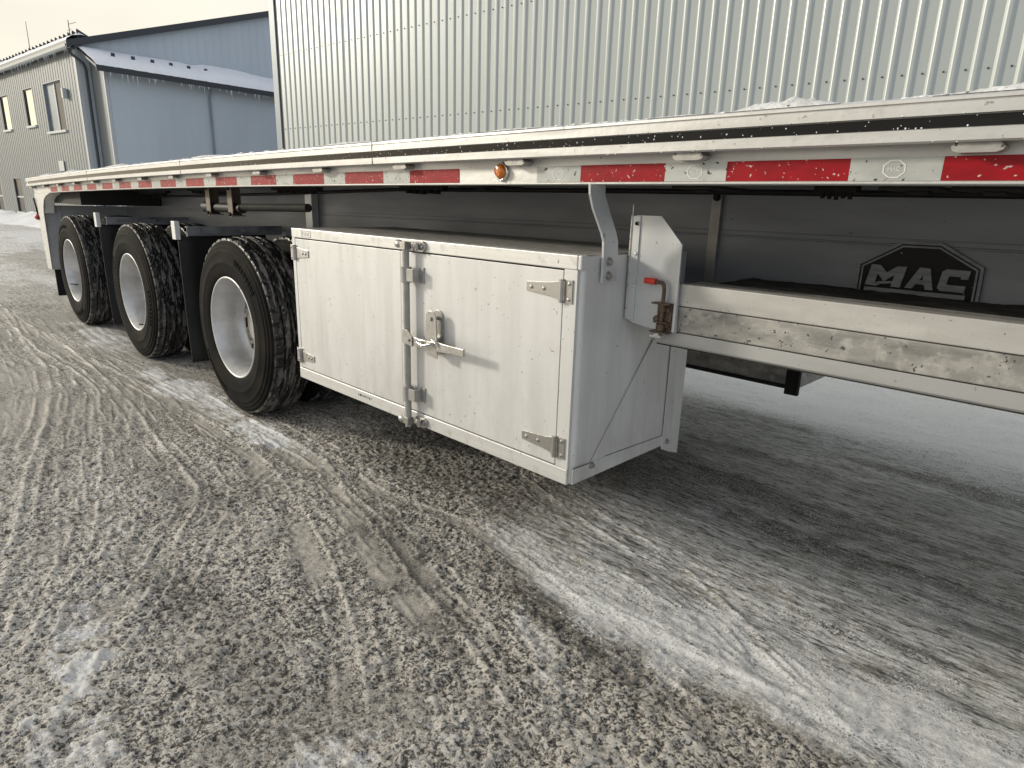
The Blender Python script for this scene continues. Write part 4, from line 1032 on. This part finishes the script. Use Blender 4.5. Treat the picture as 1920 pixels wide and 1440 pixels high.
def rim_mesh():
    m = MB()
    m.lathe_y([(.3040, .026), (.3050, .019), (.3030, .014), (.2985, .0125), (.2940, .014), (.2905, .020), (.2850, .032), (.2770, .050), (.2715, .070), (.2680, .095), (.2660, .130), (.2640, .155), (.2580, .174), (.2480, .187), (.2270, .195)], 96)
    m.lathe_y([(.3040, .026), (.292, .034), (.285, .06), (.272, .09), (.268, .17), (.285, .235), (.303, .262), (.300, .267), (.280, .245), (.262, .20), (.2270, .192)], 96)
    return m.mesh('rim', 'rim_paint')
def disc_mesh():
    m = MB(); n = 96; nh = 8
    # disc with hand holes: ring inner .14-> .165, holes between .165 and .215, ring .215->.227
    def yy(r): return .195-.006*(1-((r-.185)/.045)**2) if r > .14 else .190
    rings = [.1100, .142, .162, .182, .202, .216, .2272]
    vs = [(r*cos(2*pi*i/n), yy(r), r*sin(2*pi*i/n)) for r in rings for i in range(n)]
    fs = []
    for j in range(len(rings)-1):
        for i in range(n):
            hole = rings[j] >= .16 and rings[j+1] <= .217 and (i % (n//nh)) in ((3, 4, 5, 6, 7, 8) if j != 3 else (2, 3, 4, 5, 6, 7, 8, 9))
            if hole: continue
            fs.append((j*n+i, j*n+(i+1) % n, (j+1)*n+(i+1) % n, (j+1)*n+i))
    m.add(vs, fs, True)
    m.lathe_y([(.112, .190), (.111, .170), (.105, .158), (.085, .155), (.0005, .155)], 48)
    for k in range(10):
        t = 2*pi*k/10; x, z = .1425*cos(t), .1425*sin(t); m.cyl((x, .190, z), (x, .168, z), .0165, 6); m.cyl((x, .168, z), (x, .158, z), .011, 10)
    return m.mesh('wheel_disc', 'rim_disc')
tym, rmm, dsm = tyre_mesh(), rim_mesh(), disc_mesh()
vst = MB().tube([(.252, .02, 0), (.258, .05, .0), (.268, .09, 0)], .005, 8).mesh('valve_stem', 'chassis_dark')
HZ = .530
def wheel(x, y, flip, rot):
    w = bpy.data.objects.new('wheel', None); COL.objects.link(w); w.parent = T
    w.location = Vector((x, y, HZ))-WL[T.name]; w.rotation_euler = (0, rot, 0) if not flip else (0, rot, pi)
    for nme, me in (('tyre', tym), ('rim', rmm), ('wheel_disc', dsm), ('valve_stem', vst)):
        c = bpy.data.objects.new(nme, me); COL.objects.link(c); c.parent = w
    return w
for k in range(3):
    x = -3.45-1.869*k
    wheel(x, -.030, False, .3+1.1*k); wheel(x, .600, True, 1.9+k)
    wheel(x, 2.630, True, .7+k); wheel(x, 2.000, False, 2.3+k)
    ax = obj('axle', MB().cyl((x, .25, HZ), (x, 2.35, HZ), .065, 20).cyl((x, .30, HZ), (x, .60, HZ), .20, 28), 'chassis_dark', T)
    for y in (.82, 1.72):
        obj('suspension_arm', MB().box(x-.08, x+.75, y, y+.09, HZ+.06, HZ+.18).box(x+.62, x+.74, y-.02, y+.11, HZ+.05, .86), 'chassis_dark', T, .006)
        obj('air_spring', MB().cyl((x-.28, y+.05, HZ+.04), (x-.28, y+.05, .84), .13, 20), 'black_plastic', T)
        obj('spring_seat', MB().box(x-.42, x-.08, y-.03, y+.12, HZ-.02, HZ+.04), 'chassis_dark', T)

# ---- mud flaps between the wheels, on their hanger bars
def flap(x, y0=.055, zt=1.105, name='mud_flap'):
    h = obj('flap_hanger', MB().box(x-.030, x-.006, y0+.06, .80, 1.010, 1.012).box(x-.008, x, y0+.06, .80, 1.012, 1.075).box(x-.035, x-.008, y0+.06, .80, 1.070, 1.075), 'dark_steel', T, .002)
    for k in range(5):
        y = y0+.15+k*.15; obj('flap_bolt', MB().cyl((x, y, 1.045), (x+.010, y, 1.045), .009, 6).cyl((x, y, 1.045), (x+.004, y, 1.045), .013, 14), 'hardware', h)
    obj('flap_marker', MB().box(x-.060, x+.006, y0-.020, y0+.014, .990, 1.112), 'white_plastic', h, .003)
    # flap: a slightly bellied rubber sheet
    P = []
    for j in range(13):
        z = 1.01-j*(1.01-.125)/12; row = []
        for i in range(7):
            y = y0-.003+i*.62/6; row.append((x-.014-.018*sin(pi*j/12)+.006*sin(3*y*pi+j*.3), y+.004*j/12*3, z))
        P.append(row)
    f = obj(name, MB().grid(P, True), 'black_plastic', h)
    so_ = f.modifiers.new('thick', 'SOLIDIFY'); so_.thickness = .010
flap(-4.38); flap(-6.25, .045)

# ---- rolling tube with drop brackets (near wheel gap)
m = MB(); m.cyl((-4.02, .14, 1.215), (-2.74, .14, 1.240), .021, 18)
rt = obj('crank_tube', m, 'chassis_dark', T)
m = MB(); m.cyl((-4.075, .14, 1.214), (-3.96, .14, 1.214), .034, 20); obj('tube_end', m, 'black_plastic', rt)
obj('tube_socket', MB().cyl((-4.079, .14, 1.214), (-4.0752, .14, 1.214), .024, 6).cyl((-4.081, .14, 1.214), (-4.0795, .14, 1.214), .017, 6), 'hardware', rt)
obj('tube_end', MB().cyl((-3.96, .14, 1.215), (-3.52, .14, 1.217), .028, 18), 'black_plastic', rt)
for x in (-3.93, -3.60):
    b = obj('tube_bracket', MB().prism([(-.032, 1.36), (.032, 1.36), (.032, 1.20), (.020, 1.172), (.0, 1.160), (-.020, 1.172), (-.032, 1.20)], 1, .10, .106), 'brown_steel', T, .001)
    b.data.transform(Matrix.Translation((x, 0, 0)))
    m = MB().box(x-.032, x+.032, .1065, .18, 1.170, 1.176).box(x-.032, x-.026, .1065, .18, 1.176, 1.36)
    obj('bracket_fold', m, 'brown_steel', b, .001)
    obj('bracket_bolt', MB().cyl((x, .10, 1.33), (x, .090, 1.33), .010, 6).cyl((x, .10, 1.182), (x, .088, 1.182), .012, 6), 'chassis_dark', b)

# ---- winch combs under the deck
def comb(x, n, y, sp=.022, L_=.05):
    m = MB(); w = n*sp
    m.box(x-w*.62, x+w*.62, y-.02, y+.02, 1.350+dz(x), 1.372+dz(x))
    for i in range(n): xx = x-w/2+sp*(i+.5); m.cyl((xx, y, 1.350+dz(x)), (xx, y, 1.350-L_*(.8+.2*((i*7) % 3)/2)+dz(x)), sp*.33, 8)
    return obj('hanging_stud_bank', m, 'chassis_dark', T)
comb(-.315, 5, .5, .019, .022); comb(-2.26, 5, .5, .055, .020); comb(-3.55, 6, .5, .08, .018); comb(-4.9, 7, .5, .1, .02); comb(-6.2, 6, .5, .1, .02)
# brackets under the side rail
for x in (-.55, -.02, -1.45, .12):
    obj('rail_clip', MB().box(x-.07, x+.05, .10, .32, 1.345, 1.353).box(x-.02, x+.02, .14, .18, 1.337, 1.345), 'chassis_dark', T, .002)
obj('air_line', MB().tube([(-8, .68, 1.33+dz(-8)), (-6, .68, 1.325+dz(-6)), (-4.2, .68, 1.335+dz(-4.2)), (-2.7, .68, 1.348), (-1.2, .68, 1.352), (.6, .68, 1.35)], .010, 8), 'black_plastic', T)

# ---- rear end: side plate, cross panel, flap, lamp
rp = [(XR-.06, 1.352+dz(XR)), (-7.74, 1.352+dz(-7.74)), (-7.95, 1.325+dz(-8)), (-8.06, 1.285+dz(-8)), (-8.13, 1.22+dz(-8)), (-8.17, 1.05), (-8.20, .45), (-8.40, .45)]
obj('rear_side_plate', MB().prism(rp, 1, .004, .012), 'rail_alu', T, .002)
obj('rear_side_plate', MB().prism(rp, 1, 2.588, 2.596), 'rail_alu', T, .002)
obj('rear_edge_flange', MB().prism([(-7.74, 1.352+dz(-7.74)), (-7.95, 1.325+dz(-8)), (-8.06, 1.285+dz(-8)), (-8.13, 1.22+dz(-8)), (-8.17, 1.05), (-8.165, 1.05), (-8.125, 1.222+dz(-8)), (-8.055, 1.29+dz(-8)), (-7.947, 1.33+dz(-8)), (-7.74, 1.357+dz(-7.74))], 1, .0125, .10), 'white_plastic', T)
rc = obj('rear_cross_panel', MB().box(-8.22, -8.205, .014, 1.0, .45, 1.13), 'gate_alu', T, .002)
obj('panel_fold', MB().box(-8.204, -8.195, .16, .166, .46, 1.12), 'gate_alu', rc)
obj('rear_cross_panel', MB().box(-8.22, -8.205, 1.6, 2.586, .45, 1.13), 'gate_alu', T, .002)
obj('rear_mud_flap', MB().box(-8.235, -8.222, .03, .66, .16, .50), 'black_plastic', T)
obj('rear_mud_flap', MB().box(-8.235, -8.222, 1.94, 2.57, .16, .50), 'black_plastic', T)
obj('shaded_recess', MB().box(-8.20, -7.0, .10, .80, 1.16, 1.30), 'gap', T)  # near-black block standing for the shadowed recess above the cross panel
obj('rear_bumper_beam', MB().box(XR-.02, XR+.03, .02, YM-.02, 1.26+dz(XR), 1.50+dz(XR)), 'rail_alu', T)
rl = obj('rear_marker_lamp', MB().cyl((-8.41, .03, 1.00), (-8.45, .01, 1.00), .030, 16), 'black_plastic', T)
obj('lens', MB().ball((-8.455, .0, 1.00), .036, 14, (1, .9, .9)), 'red_grip', rl)
obj('lamp_stalk', MB().cyl((-8.44, .0, 1.02), (-8.47, -.01, 1.20), .008, 8), 'black_plastic', T)

# ------------------------------------------------------------------ snow lying on the deck edge
SG = 'snow heaps on the trailer deck edge'
def heap(x0, x1, h, label, name='snow_heap', depth=.16, mt='dirty_snow'):
    n = max(24, int((x1-x0)/.006)); n = min(n, 110); P = []
    sd_ = random.randint(0, 900)
    tt, ss = np.meshgrid(np.linspace(0, 1, n+1), np.linspace(0, 1, 11), indexing='ij')
    xx = x0+(x1-x0)*tt; env = np.clip(np.sin(pi*tt), 0, 1)**.45*(.62+.38*np.clip(np.sin(pi*np.clip(tt*1.25-.1, 0, 1)), 0, 1)**.6)*(1+.35*fbm(tt*(x1-x0), tt*0, .07, sd_+7))
    inner = (ss > 0) & (ss < 1)
    yy = -.050+depth*ss+.005*fbm(xx, ss, .03, sd_+3)*inner
    prof_ = np.where(inner, np.clip(np.sin(pi*np.minimum(1, ss*1.05+.03)), 0, 1)**.6, 0)
    nn = 1+.35*fbm(xx, yy, .06, sd_)+.35*fbm(xx, yy, .014, sd_+1, 2)
    zz = 1.5125+(-.0015*(xx-.08)**2)+h*env*prof_*np.maximum(.1, nn)
    P = [[(xx[a, b], yy[a, b], zz[a, b]) for b in range(11)] for a in range(n+1)]
    me = MB().grid(P, True).mesh(name, mt); 
    xm = (x0+x1)/2; me.transform(Matrix.Translation((-xm, -.0, -1.512-dz(xm))))
    o = bpy.data.objects.new(name, me); COL.objects.link(o); o.location = (xm, 0, 1.512+dz(xm)); tag(o, label, 'snow', SG)
heap(-.405, -.145, .024, 'largest rounded heap of snow on the deck edge above the rack')
heap(-.62, -.43, .009, 'flat smear of snow just left of the largest heap on the deck edge')
heap(-1.28, -.98, .010, 'thin snow smear on the deck edge above the amber lamp')
heap(-2.35, -1.78, .013, 'crusty snow patch on the deck edge above the toolbox left door')
heap(-3.85, -3.35, .018, 'snow lump on the deck edge between front and middle wheels')
heap(-5.6, -5.1, .020, 'snow lump on the deck edge above the middle wheel')
heap(-6.9, -6.5, .022, 'snow lump on the deck edge above the rearmost wheel')
heap(.02, .45, .018, 'snow smear on the deck edge at the right margin')
heap(-7.9, -7.5, .026, 'small snow lump on the deck edge near the tail end')
xs_ = np.arange(-8.40, .75, .007); tt, ss = np.meshgrid(xs_, np.linspace(0, 1, 6), indexing='ij')
yy = -.049+.075*ss; inn = (ss > 0) & (ss < 1)
cv = np.clip(.9*fbm(tt, yy*3, .35, 301, 3)+.25+.7*fbm(tt, yy, .035, 302, 3), -.35, 1.2)
zz = 1.512+(-.0015*(tt-.08)**2)+np.where(inn, .0058*cv, -.001)
q = MB().grid([[(tt[a, b], yy[a, b], zz[a, b]) for b in range(6)] for a in range(len(xs_))], True).mesh('snow_crust', 'dirty_snow')
q = bpy.data.objects.new('snow_crust', q); COL.objects.link(q); tag(q, 'thin ragged crust of frozen snow along the deck edge', 'snow', kind='stuff')
m = MB()
rr = random.Random(5)
for k in range(900):
    x = rr.uniform(-8.2, .6) if k % 3 else rr.uniform(-1.5, .6); y = rr.uniform(-.048, .02); r = rr.uniform(.0012, .0042)*(1 if x > -2 else 1.8)
    m.ball((x, y, 1.5125+dz(x)+r*.3), r, 5, (rr.uniform(1, 3), 1, .7))
for k in range(260):     # frozen droplets on the rub rail face and ledge
    x = rr.uniform(-3.5, .5); r = rr.uniform(.0004, .0013)*(1.5 if k % 17 == 0 else 1)
    z = rr.choice([1.4275, 1.4535, 1.4535, 1.4775])+rr.uniform(0, .004) if k % 2 else rr.uniform(1.456, 1.475)
    m.ball((x, -.0555 if k % 2 else -.0482, z+dz(x)), r, 5, (1+rr.random(), .5, 1+rr.random()))
q = obj('snow_crumbs', m, 'snow'); tag(q, 'scattered ice crumbs along the rub rail and deck edge', 'ice', kind='stuff')
